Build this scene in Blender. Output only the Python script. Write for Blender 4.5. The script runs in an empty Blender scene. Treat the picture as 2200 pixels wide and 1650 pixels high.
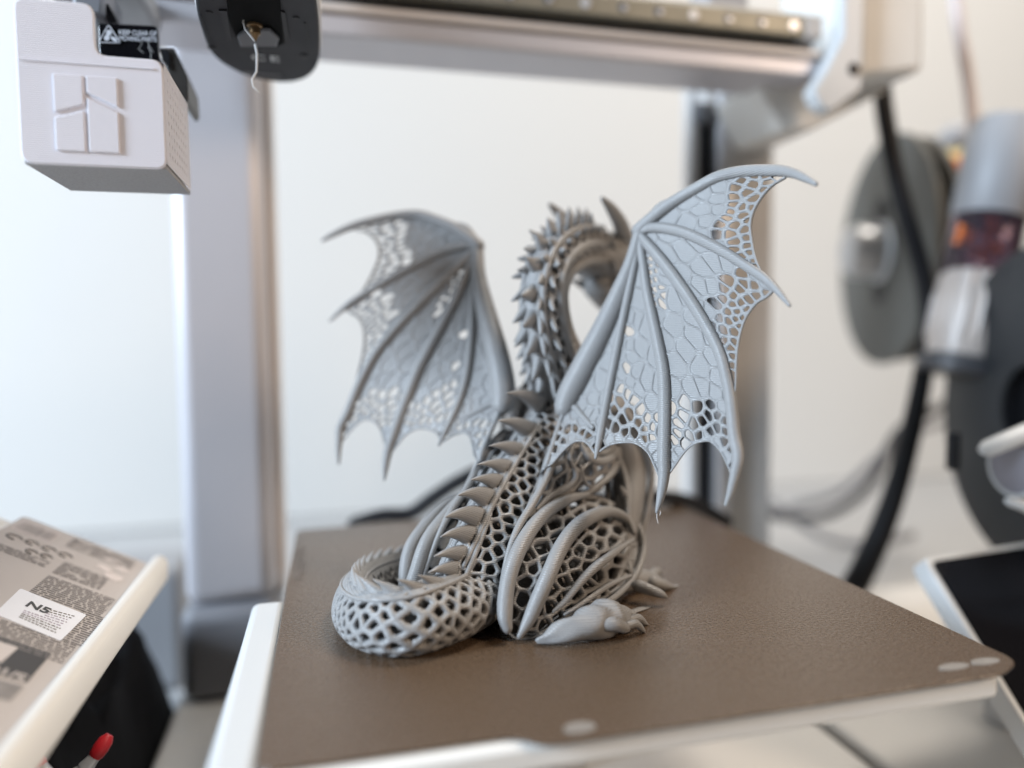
import bpy, bmesh, math, random
import numpy as np
from mathutils import Vector, Matrix, Euler

random.seed(7)
SC = bpy.context.scene
COL = SC.collection

# ------------------------------------------------------------------ camera, world, lights, exposure
IMW, IMH, FPX = 2200.0, 1650.0, 1562.5
CAM_LOC = Vector((-0.10609, -0.33352, 0.11539))
CAM_ROT = Euler((1.51107, 0.01140, -0.24712), 'XYZ')
cam_d = bpy.data.cameras.new('camera')
cam = bpy.data.objects.new('camera', cam_d)
COL.objects.link(cam)
SC.camera = cam
cam.location = CAM_LOC
cam.rotation_euler = CAM_ROT
cam_d.sensor_width = 36.0
cam_d.lens = 36.0 * FPX / IMW
cam_d.clip_start = 0.01
cam_d.clip_end = 50
cam_d.dof.use_dof = True
cam_d.dof.focus_distance = 0.294
cam_d.dof.aperture_fstop = 2.1

world = bpy.data.worlds.new('World')
SC.world = world
world.use_nodes = True
bg = world.node_tree.nodes['Background']
bg.inputs['Color'].default_value = (1.0, 0.88, 0.76, 1)
bg.inputs['Strength'].default_value = 0.03


def area(name, loc, target, size, size_y, power, color):
    d = bpy.data.lights.new(name, 'AREA')
    d.shape = 'RECTANGLE'
    d.size = size
    d.size_y = size_y
    d.energy = power
    d.color = color
    o = bpy.data.objects.new(name, d)
    COL.objects.link(o)
    o.location = loc
    o.rotation_euler = (Vector(target) - Vector(loc)).to_track_quat('-Z', 'Y').to_euler()
    return o


# a window to the left, a second weaker warm one to the right behind the camera, an overhead lamp added to brighten the wall
area('window_light', (-2.35, -0.62, 1.0), (0, 0.02, 0.08), 0.6, 0.9, 112, (0.70, 0.84, 1.0))
area('warm_room_light', (1.45, -1.35, 1.15), (0, 0, 0.08), 0.5, 0.5, 19, (1.0, 0.77, 0.57))
area('wall_fill_light', (0.75, 0.05, 1.85), (0.45, 0.5, 0.1), 0.6, 0.4, 24, (1.0, 0.92, 0.82))

SC.view_settings.view_transform = 'Standard'
SC.view_settings.look = 'None'
SC.view_settings.exposure = 0.22
SC.view_settings.gamma = 1.0
SC.view_settings.use_curve_mapping = False
SC.render.engine = 'CYCLES'
SC.cycles.max_bounces = 6
SC.cycles.diffuse_bounces = 4
SC.cycles.glossy_bounces = 3
SC.cycles.use_denoising = True

# ------------------------------------------------------------------ measuring helpers (a surveyed view of the bench)
RM = CAM_ROT.to_matrix()


def ray(x, y):
    return RM @ Vector(((x - IMW / 2) / FPX, (IMH / 2 - y) / FPX, -1.0))


def at(x, y, dep):
    return CAM_LOC + ray(x, y) * dep


def on_axis(x, y, k, v):
    d = ray(x, y)
    return CAM_LOC + d * ((v - CAM_LOC[k]) / d[k])


def depth_of(P):
    return -(RM.transposed() @ (Vector(P) - CAM_LOC)).z


# dragon frame: X forward, Y left, Z up
PHI = math.radians(31.5)
_cr = Vector((RM[0][0], RM[1][0])).normalized()
_cf = Vector((-_cr.y, _cr.x))
D_R = math.cos(PHI) * _cr - math.sin(PHI) * _cf
D_H = Vector((-D_R.y, D_R.x))
D_O = D_R * (-0.005)


def to_loc(P):
    q = Vector((P[0], P[1])) - D_O
    return Vector((q.dot(D_H), -q.dot(D_R), P[2]))


def to_world(L):
    q = D_O + D_H * L[0] - D_R * L[1]
    return Vector((q.x, q.y, L[2]))


def on_lat(x, y, lat):
    """point of the view line at a given distance to the right of the dragon's middle plane, dragon frame"""
    d = ray(x, y)
    c = Vector((CAM_LOC.x, CAM_LOC.y)) - D_O
    t = (lat - c.dot(D_R)) / Vector((d.x, d.y)).dot(D_R)
    return to_loc(CAM_LOC + d * t)


# ------------------------------------------------------------------ materials
def mat(name, color, rough=0.5, metal=0.0, noise=0.0, scale=60.0, bump=0.0, bscale=400.0, spec=0.5,
        emission=None, alpha=None, coat=0.0, trans=0.0, color2=None, layers=0.0):
    m = bpy.data.materials.new(name)
    m.use_nodes = True
    nt = m.node_tree
    b = nt.nodes['Principled BSDF']
    b.inputs['Base Color'].default_value = (*color, 1)
    b.inputs['Roughness'].default_value = rough
    b.inputs['Metallic'].default_value = metal
    b.inputs['Specular IOR Level'].default_value = spec
    b.inputs['Coat Weight'].default_value = coat
    b.inputs['Transmission Weight'].default_value = trans
    tc = nt.nodes.new('ShaderNodeTexCoord')
    if noise > 0 or color2:
        n = nt.nodes.new('ShaderNodeTexNoise')
        n.inputs['Scale'].default_value = scale
        n.inputs['Detail'].default_value = 5
        nt.links.new(tc.outputs['Object'], n.inputs['Vector'])
        r = nt.nodes.new('ShaderNodeMix')
        r.data_type = 'RGBA'
        c2 = color2 or tuple(c * (1 - noise) for c in color)
        c1 = color if color2 else tuple(min(1, c * (1 + noise)) for c in color)
        r.inputs[6].default_value = (*c1, 1)
        r.inputs[7].default_value = (*c2, 1)
        nt.links.new(n.outputs['Fac'], r.inputs[0])
        nt.links.new(r.outputs[2], b.inputs['Base Color'])
        mr = nt.nodes.new('ShaderNodeMapRange')
        mr.inputs['To Min'].default_value = max(0.02, rough - 0.07)
        mr.inputs['To Max'].default_value = min(1, rough + 0.07)
        nt.links.new(n.outputs['Fac'], mr.inputs['Value'])
        nt.links.new(mr.outputs['Result'], b.inputs['Roughness'])
    h = None
    if bump > 0:
        n2 = nt.nodes.new('ShaderNodeTexNoise')
        n2.inputs['Scale'].default_value = bscale
        n2.inputs['Detail'].default_value = 3
        nt.links.new(tc.outputs['Object'], n2.inputs['Vector'])
        bp = nt.nodes.new('ShaderNodeBump')
        bp.inputs['Strength'].default_value = bump
        bp.inputs['Distance'].default_value = 0.0005
        nt.links.new(n2.outputs['Fac'], bp.inputs['Height'])
        nt.links.new(bp.outputs['Normal'], b.inputs['Normal'])
        h = bp
    if layers > 0:   # printed layer lines, stacked along Z
        w = nt.nodes.new('ShaderNodeTexWave')
        w.bands_direction = 'Z'
        w.inputs['Scale'].default_value = 420
        w.inputs['Distortion'].default_value = 0.8
        nt.links.new(tc.outputs['Object'], w.inputs['Vector'])
        bp2 = nt.nodes.new('ShaderNodeBump')
        bp2.inputs['Strength'].default_value = layers
        bp2.inputs['Distance'].default_value = 0.0002
        nt.links.new(w.outputs['Fac'], bp2.inputs['Height'])
        if h:
            nt.links.new(h.outputs['Normal'], bp2.inputs['Normal'])
        nt.links.new(bp2.outputs['Normal'], b.inputs['Normal'])
    if emission:
        b.inputs['Emission Color'].default_value = (*emission[0], 1)
        b.inputs['Emission Strength'].default_value = emission[1]
    return m


M = {}
M['pla'] = mat('grey printed plastic', (0.275, 0.270, 0.266), 0.40, noise=0.08, scale=90, bump=0.25, bscale=900, layers=0.5)
M['white_print'] = mat('white printed plastic', (0.83, 0.81, 0.86), 0.5, noise=0.03, scale=40, layers=0.8)
M['plate'] = mat('bronze powder coated steel', (0.098, 0.064, 0.040), 0.27, noise=0.55, scale=700, bump=0.75, bscale=750, spec=0.65)
M['alu'] = mat('brushed aluminium', (0.62, 0.62, 0.64), 0.42, metal=0.85, noise=0.05, scale=30)
M['alu_face'] = mat('satin grey anodised face', (0.56, 0.54, 0.56), 0.42, metal=0.25, noise=0.05, scale=12)
M['steel'] = mat('rail steel', (0.24, 0.235, 0.20), 0.5, metal=0.7, noise=0.08, scale=40)
M['dark_grey'] = mat('dark grey plastic', (0.075, 0.077, 0.085), 0.45, noise=0.12, scale=60)
M['slate'] = mat('slate grey plastic', (0.20, 0.20, 0.215), 0.5, noise=0.08, scale=40)
M['mid_grey'] = mat('mid grey plastic', (0.30, 0.30, 0.31), 0.5, noise=0.06, scale=40)
M['light_grey'] = mat('light grey plastic', (0.52, 0.51, 0.50), 0.5, noise=0.05, scale=40)
M['white'] = mat('white plastic', (0.57, 0.585, 0.59), 0.4, noise=0.02, scale=20)
M['cream'] = mat('cream plastic', (0.72, 0.70, 0.66), 0.5, noise=0.03, scale=20)
M['black'] = mat('black plastic', (0.010, 0.010, 0.012), 0.5, noise=0.2, scale=60, spec=0.25)
M['black_gloss'] = mat('black glass', (0.006, 0.006, 0.008), 0.12)
M['black_soft'] = mat('black fabric', (0.006, 0.006, 0.007), 0.85, noise=0.3, scale=50, bump=0.8, bscale=90, spec=0.12)
M['wall'] = mat('painted wall', (0.60, 0.597, 0.58), 0.9, noise=0.015, scale=3, bump=0.1, bscale=120)
M['desk'] = mat('white desk', (0.42, 0.43, 0.44), 0.45, noise=0.03, scale=8)
M['base'] = mat('printer base plastic', (0.62, 0.60, 0.57), 0.42, noise=0.04, scale=14)
M['ink_grey'] = mat('grey ink', (0.74, 0.74, 0.78), 0.5)
M['ink_dark'] = mat('dark ink', (0.05, 0.05, 0.05), 0.6)
M['ink_soft'] = mat('soft grey ink', (0.19, 0.175, 0.17), 0.6)
M['ink_plate'] = mat('pale brown print', (0.20, 0.165, 0.14), 0.5)
M['paper'] = mat('beige printed card', (0.50, 0.46, 0.44), 0.6, noise=0.04, scale=30)
M['label'] = mat('white paper label', (0.80, 0.82, 0.88), 0.55)
M['red'] = mat('red rubber', (0.55, 0.02, 0.03), 0.4)
M['orange'] = mat('orange plastic', (0.85, 0.22, 0.04), 0.4)
M['yellow'] = mat('pale yellow plastic', (0.75, 0.62, 0.30), 0.5)
M['violet'] = mat('dark violet plastic', (0.035, 0.022, 0.045), 0.15, noise=0.2, scale=30)
M['amber'] = mat('mottled orange print', (0.035, 0.020, 0.035), 0.2, color2=None)
M['silver'] = mat('silver plastic', (0.55, 0.56, 0.58), 0.3, metal=0.4)
M['brass'] = mat('brass', (0.6, 0.42, 0.2), 0.35, metal=0.9)
M['spool'] = mat('charcoal spool plastic', (0.022, 0.024, 0.027), 0.6, noise=0.1, scale=20)
M['spool_grey'] = mat('grey green spool plastic', (0.11, 0.11, 0.10), 0.6, noise=0.05, scale=10)
M['tube'] = mat('pinkish teflon tube', (0.66, 0.56, 0.53), 0.4)
M['strand'] = mat('pale plastic strand', (0.66, 0.64, 0.62), 0.4)
M['filament'] = mat('pale filament', (0.62, 0.55, 0.50), 0.3)


# ------------------------------------------------------------------ mesh helpers
class MB:
    def __init__(self):
        self.v, self.f = [], []

    def add(self, vs, fs):
        o = len(self.v)
        self.v += [tuple(p) for p in vs]
        self.f += [tuple(i + o for i in f) for f in fs]

    def box(self, x0, x1, y0, y1, z0, z1):
        self.add([(x0, y0, z0), (x1, y0, z0), (x1, y1, z0), (x0, y1, z0), (x0, y0, z1), (x1, y0, z1), (x1, y1, z1), (x0, y1, z1)],
                 [(0, 3, 2, 1), (4, 5, 6, 7), (0, 1, 5, 4), (1, 2, 6, 5), (2, 3, 7, 6), (3, 0, 4, 7)])
        return self

    def tube(self, pts, rad, n=12, flat=1.0, up=None, caps=True):
        """swept tube with rounded ends; rad number or list; flat squashes it along the up direction"""
        pts = [Vector(p) for p in pts]
        if not hasattr(rad, '__len__'):
            rad = [rad] * len(pts)
        rings = []
        prev = None
        for i, p in enumerate(pts):
            a = pts[max(0, i - 1)]
            b = pts[min(len(pts) - 1, i + 1)]
            t = (b - a)
            t = t.normalized() if t.length > 1e-9 else Vector((0, 0, 1))
            if up is not None:
                u = Vector(up)
            elif prev is not None:
                u = prev
            else:
                u = Vector((0, 0, 1)) if abs(t.z) < 0.9 else Vector((1, 0, 0))
            u = (u - t * u.dot(t))
            u = u.normalized() if u.length > 1e-6 else t.orthogonal().normalized()
            prev = u
            s = t.cross(u)
            rings.append((p, t, u, s, rad[i]))
        vs, fs = [], []
        seq = []
        if caps:
            p, t, u, s, r = rings[0]
            seq.append((p - t * r * 0.75, u, s, r * 0.55))
        for p, t, u, s, r in rings:
            seq.append((p, u, s, r))
        if caps:
            p, t, u, s, r = rings[-1]
            seq.append((p + t * r * 0.75, u, s, r * 0.55))
        for p, u, s, r in seq:
            for k in range(n):
                a = 2 * math.pi * k / n
                vs.append(p + (u * math.cos(a) * flat + s * math.sin(a)) * r)
        for i in range(len(seq) - 1):
            for k in range(n):
                k2 = (k + 1) % n
                fs.append((i * n + k, (i + 1) * n + k, (i + 1) * n + k2, i * n + k2))
        if caps:
            fs.append(tuple(range(n)))
            fs.append(tuple(reversed([(len(seq) - 1) * n + k for k in range(n)])))
        self.add(vs, fs)
        return self

    def prism(self, poly, z0, z1, axis=2):
        """extrude a polygon; axis is the extrusion axis"""
        def P(a, b, c):
            return {2: (a, b, c), 1: (a, c, b), 0: (c, a, b)}[axis]
        n = len(poly)
        self.add([P(a, b, z0) for a, b in poly] + [P(a, b, z1) for a, b in poly],
                 [tuple(reversed(range(n))), tuple(range(n, 2 * n))] + [(i, (i + 1) % n, n + (i + 1) % n, n + i) for i in range(n)])
        return self

    def lathe(self, prof, n=48, M4=None):
        """revolve (r, h) profile about local Z, placed by matrix"""
        vs, fs = [], []
        for r, h in prof:
            for k in range(n):
                a = 2 * math.pi * k / n
                v = Vector((r * math.cos(a), r * math.sin(a), h))
                vs.append(M4 @ v if M4 else v)
        for i in range(len(prof) - 1):
            for k in range(n):
                k2 = (k + 1) % n
                fs.append((i * n + k, i * n + k2, (i + 1) * n + k2, (i + 1) * n + k))
        self.add(vs, fs)
        return self

    def mirrored(self):
        m = MB()
        m.v = [(x, -y, z) for x, y, z in self.v]
        m.f = [tuple(reversed(f)) for f in self.f]
        return m

    def build(self, name, material, parent=None, smooth=True, bevel=0.0, segs=2, merge=0.0, angle=40, fixn=True):
        me = bpy.data.meshes.new(name)
        me.from_pydata(self.v, [], self.f)
        if merge or fixn:
            bm = bmesh.new()
            bm.from_mesh(me)
            if merge:
                bmesh.ops.remove_doubles(bm, verts=bm.verts, dist=merge)
            if fixn:
                bmesh.ops.recalc_face_normals(bm, faces=bm.faces)
            bm.to_mesh(me)
            bm.free()
        me.materials.append(M[material] if isinstance(material, str) else material)
        o = bpy.data.objects.new(name, me)
        COL.objects.link(o)
        if parent:
            o.parent = parent
        if bevel > 0:
            b = o.modifiers.new('bevel', 'BEVEL')
            b.width = bevel
            b.segments = segs
            b.limit_method = 'ANGLE'
            b.angle_limit = math.radians(35)
        if smooth:
            me.polygons.foreach_set('use_smooth', [True] * len(me.polygons))
            if angle < 180:
                try:
                    me.set_sharp_from_angle(angle=math.radians(angle))
                except Exception:
                    pass
        return o


def tag(o, label, cat, group=None, kind=None):
    if label:
        o['label'] = label
    if cat:
        o['category'] = cat
    if group:
        o['group'] = group
    o['kind'] = kind or 'thing'
    return o


def empty(name, loc=(0, 0, 0)):
    o = bpy.data.objects.new(name, None)
    COL.objects.link(o)
    o.location = loc
    o.empty_display_size = 0.02
    return o


def text(name, body, size, mtx, material, parent=None, extrude=0.0001, align='LEFT', spacing=1.0, bold=0.0):
    c = bpy.data.curves.new(name, 'FONT')
    c.body = body
    c.size = size
    c.align_x = align
    c.extrude = extrude
    c.offset = bold
    c.space_character = spacing
    c.materials.append(M[material])
    o = bpy.data.objects.new(name, c)
    COL.objects.link(o)
    if parent:
        o.parent = parent
    bpy.context.view_layer.update()
    me = bpy.data.meshes.new_from_object(o.evaluated_get(bpy.context.evaluated_depsgraph_get()))
    me.materials.clear()
    me.materials.append(M[material])
    COL.objects.unlink(o)
    bpy.data.objects.remove(o)
    o = bpy.data.objects.new(name, me)
    COL.objects.link(o)
    if parent:
        o.parent = parent
    o.matrix_local = mtx
    return o


def spline(pts, per=6):
    """Catmull-Rom through points (tuples of any length)"""
    P = [np.array(p, float) for p in pts]
    out = []
    n = len(P)
    for i in range(n - 1):
        p0 = P[i - 1] if i > 0 else 2 * P[0] - P[1]
        p1, p2 = P[i], P[i + 1]
        p3 = P[i + 2] if i + 2 < n else 2 * P[-1] - P[-2]
        for k in range(per):
            t = k / per
            out.append(0.5 * ((2 * p1) + (-p0 + p2) * t + (2 * p0 - 5 * p1 + 4 * p2 - p3) * t * t + (-p0 + 3 * p1 - 3 * p2 + p3) * t ** 3))
    out.append(P[-1])
    return out


# ------------------------------------------------------------------ lattice of cells: struts, holes, raised veins
def clip_half(poly, px, py, nx, ny):
    """keep the side where (p - P).n <= 0"""
    out = []
    n = len(poly)
    for i in range(n):
        a = poly[i]
        b = poly[(i + 1) % n]
        da = (a[0] - px) * nx + (a[1] - py) * ny
        db = (b[0] - px) * nx + (b[1] - py) * ny
        if da <= 0:
            out.append(a)
        if (da < 0 and db > 0) or (da > 0 and db < 0):
            t = da / (da - db)
            out.append((a[0] + (b[0] - a[0]) * t, a[1] + (b[1] - a[1]) * t))
    return out


def area_centroid(poly):
    A = cx = cy = 0.0
    n = len(poly)
    x0, y0 = poly[0]
    for i in range(n):
        ax, ay = poly[i][0] - x0, poly[i][1] - y0
        bx, by = poly[(i + 1) % n][0] - x0, poly[(i + 1) % n][1] - y0
        c = ax * by - bx * ay
        A += c
        cx += (ax + bx) * c
        cy += (ay + by) * c
    if abs(A) < 1e-14:
        return 0, poly[0]
    return A / 2, (x0 + cx / (3 * A), y0 + cy / (3 * A))


def lattice(seeds, region, mapf, mode_fn, strut, thick, ds, others=None, power=7.0, veins=0.45, fill_h=0.3, inner=1.0):
    """Cells of the seeds inside region. mapf(x, y, height) gives the point. mode_fn(cx, cy) -> 'open' / 'fill' / None"""
    mb = MB()
    allp = seeds + (others or [])
    arr = np.array(allp)
    cache = {}

    def mp(x, y, h):
        k = (round(x / ds * 400), round(y / ds * 400), round(h / thick * 100))
        if k not in cache:
            cache[k] = tuple(mapf(x, y, h))
        return cache[k]
    for i, (sx, sy) in enumerate(seeds):
        d2 = (arr[:, 0] - sx) ** 2 + (arr[:, 1] - sy) ** 2
        order = np.argsort(d2)[1:22]
        poly = list(region(sx, sy)) if callable(region) else list(region)
        for j in order:
            qx, qy = allp[j]
            if abs(qx - sx) + abs(qy - sy) < 1e-12:
                continue
            poly = clip_half(poly, (sx + qx) / 2, (sy + qy) / 2, qx - sx, qy - sy)
            if len(poly) < 3:
                break
        if len(poly) < 3:
            continue
        A, (cx, cy) = area_centroid(poly)
        if abs(A) < (ds * ds) * 0.4:
            continue
        if not callable(region):
            bad = not inside(region, cx, cy)
            for k in range(len(poly)):
                a, b = poly[k], poly[(k + 1) % len(poly)]
                if math.hypot(a[0] - b[0], a[1] - b[1]) > ds:
                    mx_, my_ = (a[0] + b[0]) / 2, (a[1] + b[1]) / 2
                    mx_ += (cx - mx_) * 0.06
                    my_ += (cy - my_) * 0.06
                    if not inside(region, mx_, my_):
                        bad = True
            if bad:
                continue
        if A < 0:
            poly.reverse()
        mode = mode_fn(cx, cy)
        if mode is None:
            continue
        # boundary samples
        bnd = []
        edges = []
        m = len(poly)
        for k in range(m):
            a, b = poly[k], poly[(k + 1) % m]
            L = math.hypot(b[0] - a[0], b[1] - a[1])
            if L < 1e-9:
                continue
            nx, ny = (b[1] - a[1]) / L, -(b[0] - a[0]) / L
            d = (a[0] - cx) * nx + (a[1] - cy) * ny
            edges.append([nx, ny, d])
            c = max(1, int(round(L / ds)))
            for q in range(c):
                bnd.append((a[0] + (b[0] - a[0]) * q / c, a[1] + (b[1] - a[1]) * q / c))
        grp = []
        for e in edges:
            for g in grp:
                if g[0] * e[0] + g[1] * e[1] > 0.92:
                    if e[2] < g[2]:
                        g[:] = e
                    break
            else:
                grp.append(list(e))
        w = strut * (1.0 if mode == 'open' else veins)
        dmin = min(g[2] for g in grp)
        if mode == 'open' and dmin < w * 1.25:
            mode = 'fill'
            w = strut * veins
        w = min(w, max(dmin * 0.6, 1e-7))
        hole = []
        for (bx, by) in bnd:
            dx, dy = bx - cx, by - cy
            L = math.hypot(dx, dy)
            dx, dy = dx / L, dy / L
            s = 0.0
            for nx, ny, d in grp:
                c = nx * dx + ny * dy
                if c > 0.02:
                    s += (c / max(d - w, 1e-7)) ** power
            rr = s ** (-1 / power) if s > 0 else L * 0.6
            rr = min(rr, L * 0.96)
            hole.append((cx + dx * rr, cy + dy * rr))
        n = len(bnd)
        if n < 3:
            continue
        h = thick / 2
        for side in (1, -inner):
            he = 0.0 if mode == 'open' else h * fill_h
            he = he / abs(side) if side < 0 else he
            l0 = [mp(x, y, side * h) for x, y in bnd]
            l1 = [mapf(bnd[k][0] * 0.42 + hole[k][0] * 0.58, bnd[k][1] * 0.42 + hole[k][1] * 0.58, side * (h * 0.84 if mode == 'open' else h * 0.7)) for k in range(n)]
            l2 = [mapf(hole[k][0], hole[k][1], side * he) for k in range(n)]
            vs = l0 + l1 + l2
            fs = []
            for k in range(n):
                k2 = (k + 1) % n
                fs.append((k, k2, n + k2, n + k))
                fs.append((n + k, n + k2, 2 * n + k2, 2 * n + k))
            if mode == 'fill':
                vs += [mapf(cx + (hole[k][0] - cx) * 0.86, cy + (hole[k][1] - cy) * 0.86, side * he) for k in range(n)]
                vs.append(mapf(cx, cy, side * he))
                for k in range(n):
                    k2 = (k + 1) % n
                    fs.append((2 * n + k, 2 * n + k2, 3 * n + k2, 3 * n + k))
                    fs.append((3 * n + k, 3 * n + k2, 4 * n))
            if side < 0:
                fs = [tuple(reversed(f)) for f in fs]
            mb.add(vs, fs)
    return mb


def inside(poly, x, y):
    c = False
    n = len(poly)
    j = n - 1
    for i in range(n):
        if (poly[i][1] > y) != (poly[j][1] > y) and x < (poly[j][0] - poly[i][0]) * (y - poly[i][1]) / (poly[j][1] - poly[i][1]) + poly[i][0]:
            c = not c
        j = i
    return c


def scatter(poly, dist_fn, rng, tries=4000):
    xs = [p[0] for p in poly]
    ys = [p[1] for p in poly]
    pts = []
    for _ in range(tries):
        x = rng.uniform(min(xs), max(xs))
        y = rng.uniform(min(ys), max(ys))
        if not inside(poly, x, y):
            continue
        d = dist_fn(x, y)
        if all((x - a) ** 2 + (y - b) ** 2 > d * d for a, b in pts):
            pts.append((x, y))
    return pts


class TPS:
    def __init__(self, pts, vals, lam=0.0):
        P = np.array(pts, float) / 100
        n = len(P)
        d = np.linalg.norm(P[:, None] - P[None], axis=2)
        K = np.where(d > 0, d * d * np.log(d + 1e-12), 0) + lam * np.eye(n)
        Q = np.hstack([np.ones((n, 1)), P])
        A = np.block([[K, Q], [Q.T, np.zeros((3, 3))]])
        s = np.linalg.solve(A, np.concatenate([np.array(vals, float), np.zeros(3)]))
        self.P, self.w, self.c = P, s[:n], s[n:]

    def __call__(self, x, y):
        q = np.array([x, y]) / 100
        d2 = ((self.P - q) ** 2).sum(1)
        return float((self.w * np.where(d2 > 0, 0.5 * d2 * np.log(d2 + 1e-24), 0)).sum() + self.c[0] + self.c[1] * q[0] + self.c[2] * q[1])


# ================================================================== the setting
def plane_obj(name, verts, material):
    m = MB()
    m.add(verts, [(0, 1, 2, 3)])
    o = m.build(name, material, smooth=False, fixn=False)
    o['kind'] = 'structure'
    return o


plane_obj('wall', [(-4, 0.80, -0.15), (4, 0.80, -0.15), (4, 0.80, 2.4), (-4, 0.80, 2.4)], 'wall')
plane_obj('desk', [(-4, -0.9, -0.152), (4, -0.9, -0.152), (4, 0.80, -0.152), (-4, 0.80, -0.152)], 'desk')

# ================================================================== printer frame: base and two columns
fr = tag(empty('printer_frame', (0, 0.2, -0.15)), 'printer frame with white base, two aluminium columns and grey feet', 'printer')


def part(mb, name, material, parent, **k):
    """geometry given in world coordinates, re-based to the parent's location"""
    o = Vector(parent.location)
    mb.v = [tuple(Vector(p) - o) for p in mb.v]
    return mb.build(name, material, parent, **k)


part(MB().box(-0.212, 0.186, -0.30, 0.25, -0.150, -0.127), 'base', 'base', fr, bevel=0.004)
part(MB().box(0.196, 0.46, -0.30, 0.25, -0.150, -0.127), 'base', 'base', fr, bevel=0.004)
part(MB().box(0.187, 0.195, -0.30, 0.25, -0.149, -0.138), 'rail_channel', 'dark_grey', fr)
# left column
part(MB().box(-0.2045, -0.1455, 0.185, 0.245, -0.062, 0.36), 'column', 'alu_face', fr, bevel=0.010, segs=4)
part(MB().box(-0.2075, -0.1430, 0.180, 0.248, -0.127, -0.062), 'column_foot', 'slate', fr, bevel=0.010, segs=4)
part(MB().box(-0.1445, -0.1405, 0.205, 0.240, -0.062, 0.36), 'guide_strip', 'filament', fr)
# right column: face, dark slot, bright strip
part(MB().box(0.199, 0.252, 0.200, 0.260, -0.127, 0.36), 'column', 'light_grey', fr, bevel=0.004)
part(MB().box(0.183, 0.1945, 0.196, 0.210, -0.127, 0.30), 'lead_screw_slot', 'black', fr)
part(MB().box(0.1955, 0.2075, 0.190, 0.199, -0.127, 0.36), 'guide_strip', 'alu', fr, bevel=0.002)
part(MB().box(0.174, 0.1825, 0.198, 0.208, -0.127, 0.36), 'guide_strip', 'light_grey', fr, bevel=0.002)
part(MB().box(0.178, 0.197, 0.190, 0.205, 0.283, 0.300), 'lead_screw_nut', 'dark_grey', fr, bevel=0.003)

# ================================================================== gantry beam
gb = tag(empty('gantry_beam', (0, 0.12, 0.28)), 'horizontal grey gantry beam with steel rail under the top edge of the picture', 'gantry')
part(MB().box(-0.235, 0.225, 0.106, 0.150, 0.2915, 0.3035), 'beam', 'alu_face', gb, bevel=0.002)
part(MB().box(-0.235, 0.226, 0.1035, 0.150, 0.3038, 0.3090), 'trim_strip', 'filament', gb, bevel=0.0015)
part(MB().box(-0.235, 0.222, 0.112, 0.150, 0.3093, 0.3275), 'beam', 'dark_grey', gb, bevel=0.002)
part(MB().box(-0.235, 0.222, 0.1005, 0.150, 0.3278, 0.3300), 'beam_top', 'cream', gb, bevel=0.0008)
part(MB().box(0.142, 0.172, 0.112, 0.140, 0.3303, 0.352), 'cable_guide', 'mid_grey', gb, bevel=0.002)
rail = part(MB().box(-0.10, 0.205, 0.098, 0.1115, 0.3140, 0.3268), 'linear_rail', 'steel', gb, bevel=0.0010)
part(MB().box(0.2052, 0.219, 0.098, 0.1115, 0.3140, 0.3268), 'rail_end_stop', 'light_grey', gb, bevel=0.0015)
for i in range(12):
    x = 0.197 - i * 0.0242
    b = MB()
    b.lathe([(0.0, 0.0), (0.0030, 0.0), (0.0034, -0.0006), (0.0034, -0.001)], 16, Matrix.Translation((x, 0.0976, 0.3205)) @ Matrix.Rotation(math.radians(90), 4, 'X'))
    s = part(b, 'rail_screw', 'dark_grey' if i % 3 else 'silver', gb)
    b = MB()
    b.lathe([(0.0, 0.0), (0.0016, 0.0), (0.0018, -0.0004)], 12, Matrix.Translation((x + 0.0012, 0.0970, 0.3198)) @ Matrix.Rotation(math.radians(90), 4, 'X'))
    b.v = [tuple(Vector(q) - Vector(gb.location)) for q in b.v]
    b.build('screw_socket', 'silver', s)
# right end block
part(MB().prism([(0.2295, 0.40), (0.2295, 0.315), (0.217, 0.292), (0.207, 0.278), (0.213, 0.268), (0.222, 0.264), (0.246, 0.281), (0.248, 0.40)], 0.092, 0.104, axis=1), 'end_bracket', 'white', gb, bevel=0.002)
b = MB()
b.lathe([(0.0, 0.0), (0.0042, 0.0), (0.0046, -0.001)], 20, Matrix.Translation((0.2385, 0.0912, 0.2935)) @ Matrix.Rotation(math.radians(90), 4, 'X'))
part(b, 'bracket_bolt', 'black', gb)
part(MB().prism([(0.249, 0.40), (0.249, 0.292), (0.302, 0.300), (0.302, 0.40)], 0.100, 0.19, axis=1), 'end_block', 'cream', gb, bevel=0.004)
part(MB().prism([(0.19, 0.295), (0.21, 0.262), (0.235, 0.264), (0.30, 0.297)], 0.130, 0.19, axis=1), 'end_wedge', 'cream', gb, bevel=0.003)
# left end: grey beam end seen above the white box
part(MB().box(-0.235, -0.190, 0.06, 0.111, 0.285, 0.30), 'end_block', 'mid_grey', gb, bevel=0.003)

# ================================================================== heated bed and plate
hb = tag(empty('heated_bed', (0, 0, -0.02)), 'white heated bed slab carrying the brown plate', 'print bed')
part(MB().box(-0.1270, 0.1165, -0.1365, 0.1270, -0.0105, -0.0015), 'bed_slab', 'cream', hb, bevel=0.002)
part(MB().box(-0.1425, -0.1275, -0.1450, 0.0075, -0.0100, -0.0012), 'side_ledge', 'white', hb, bevel=0.0035, segs=4)
part(MB().box(-0.09, 0.09, -0.07, 0.10, -0.022, -0.0107), 'bed_carriage', 'light_grey', hb, bevel=0.003)
part(MB().box(-0.03, 0.03, 0.04, 0.10, -0.1265, -0.0222), 'bed_post', 'light_grey', hb, bevel=0.003)

bp = tag(empty('build_plate', (0, 0, 0)), 'bronze brown textured steel plate under the grey dragon', 'build plate')


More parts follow.
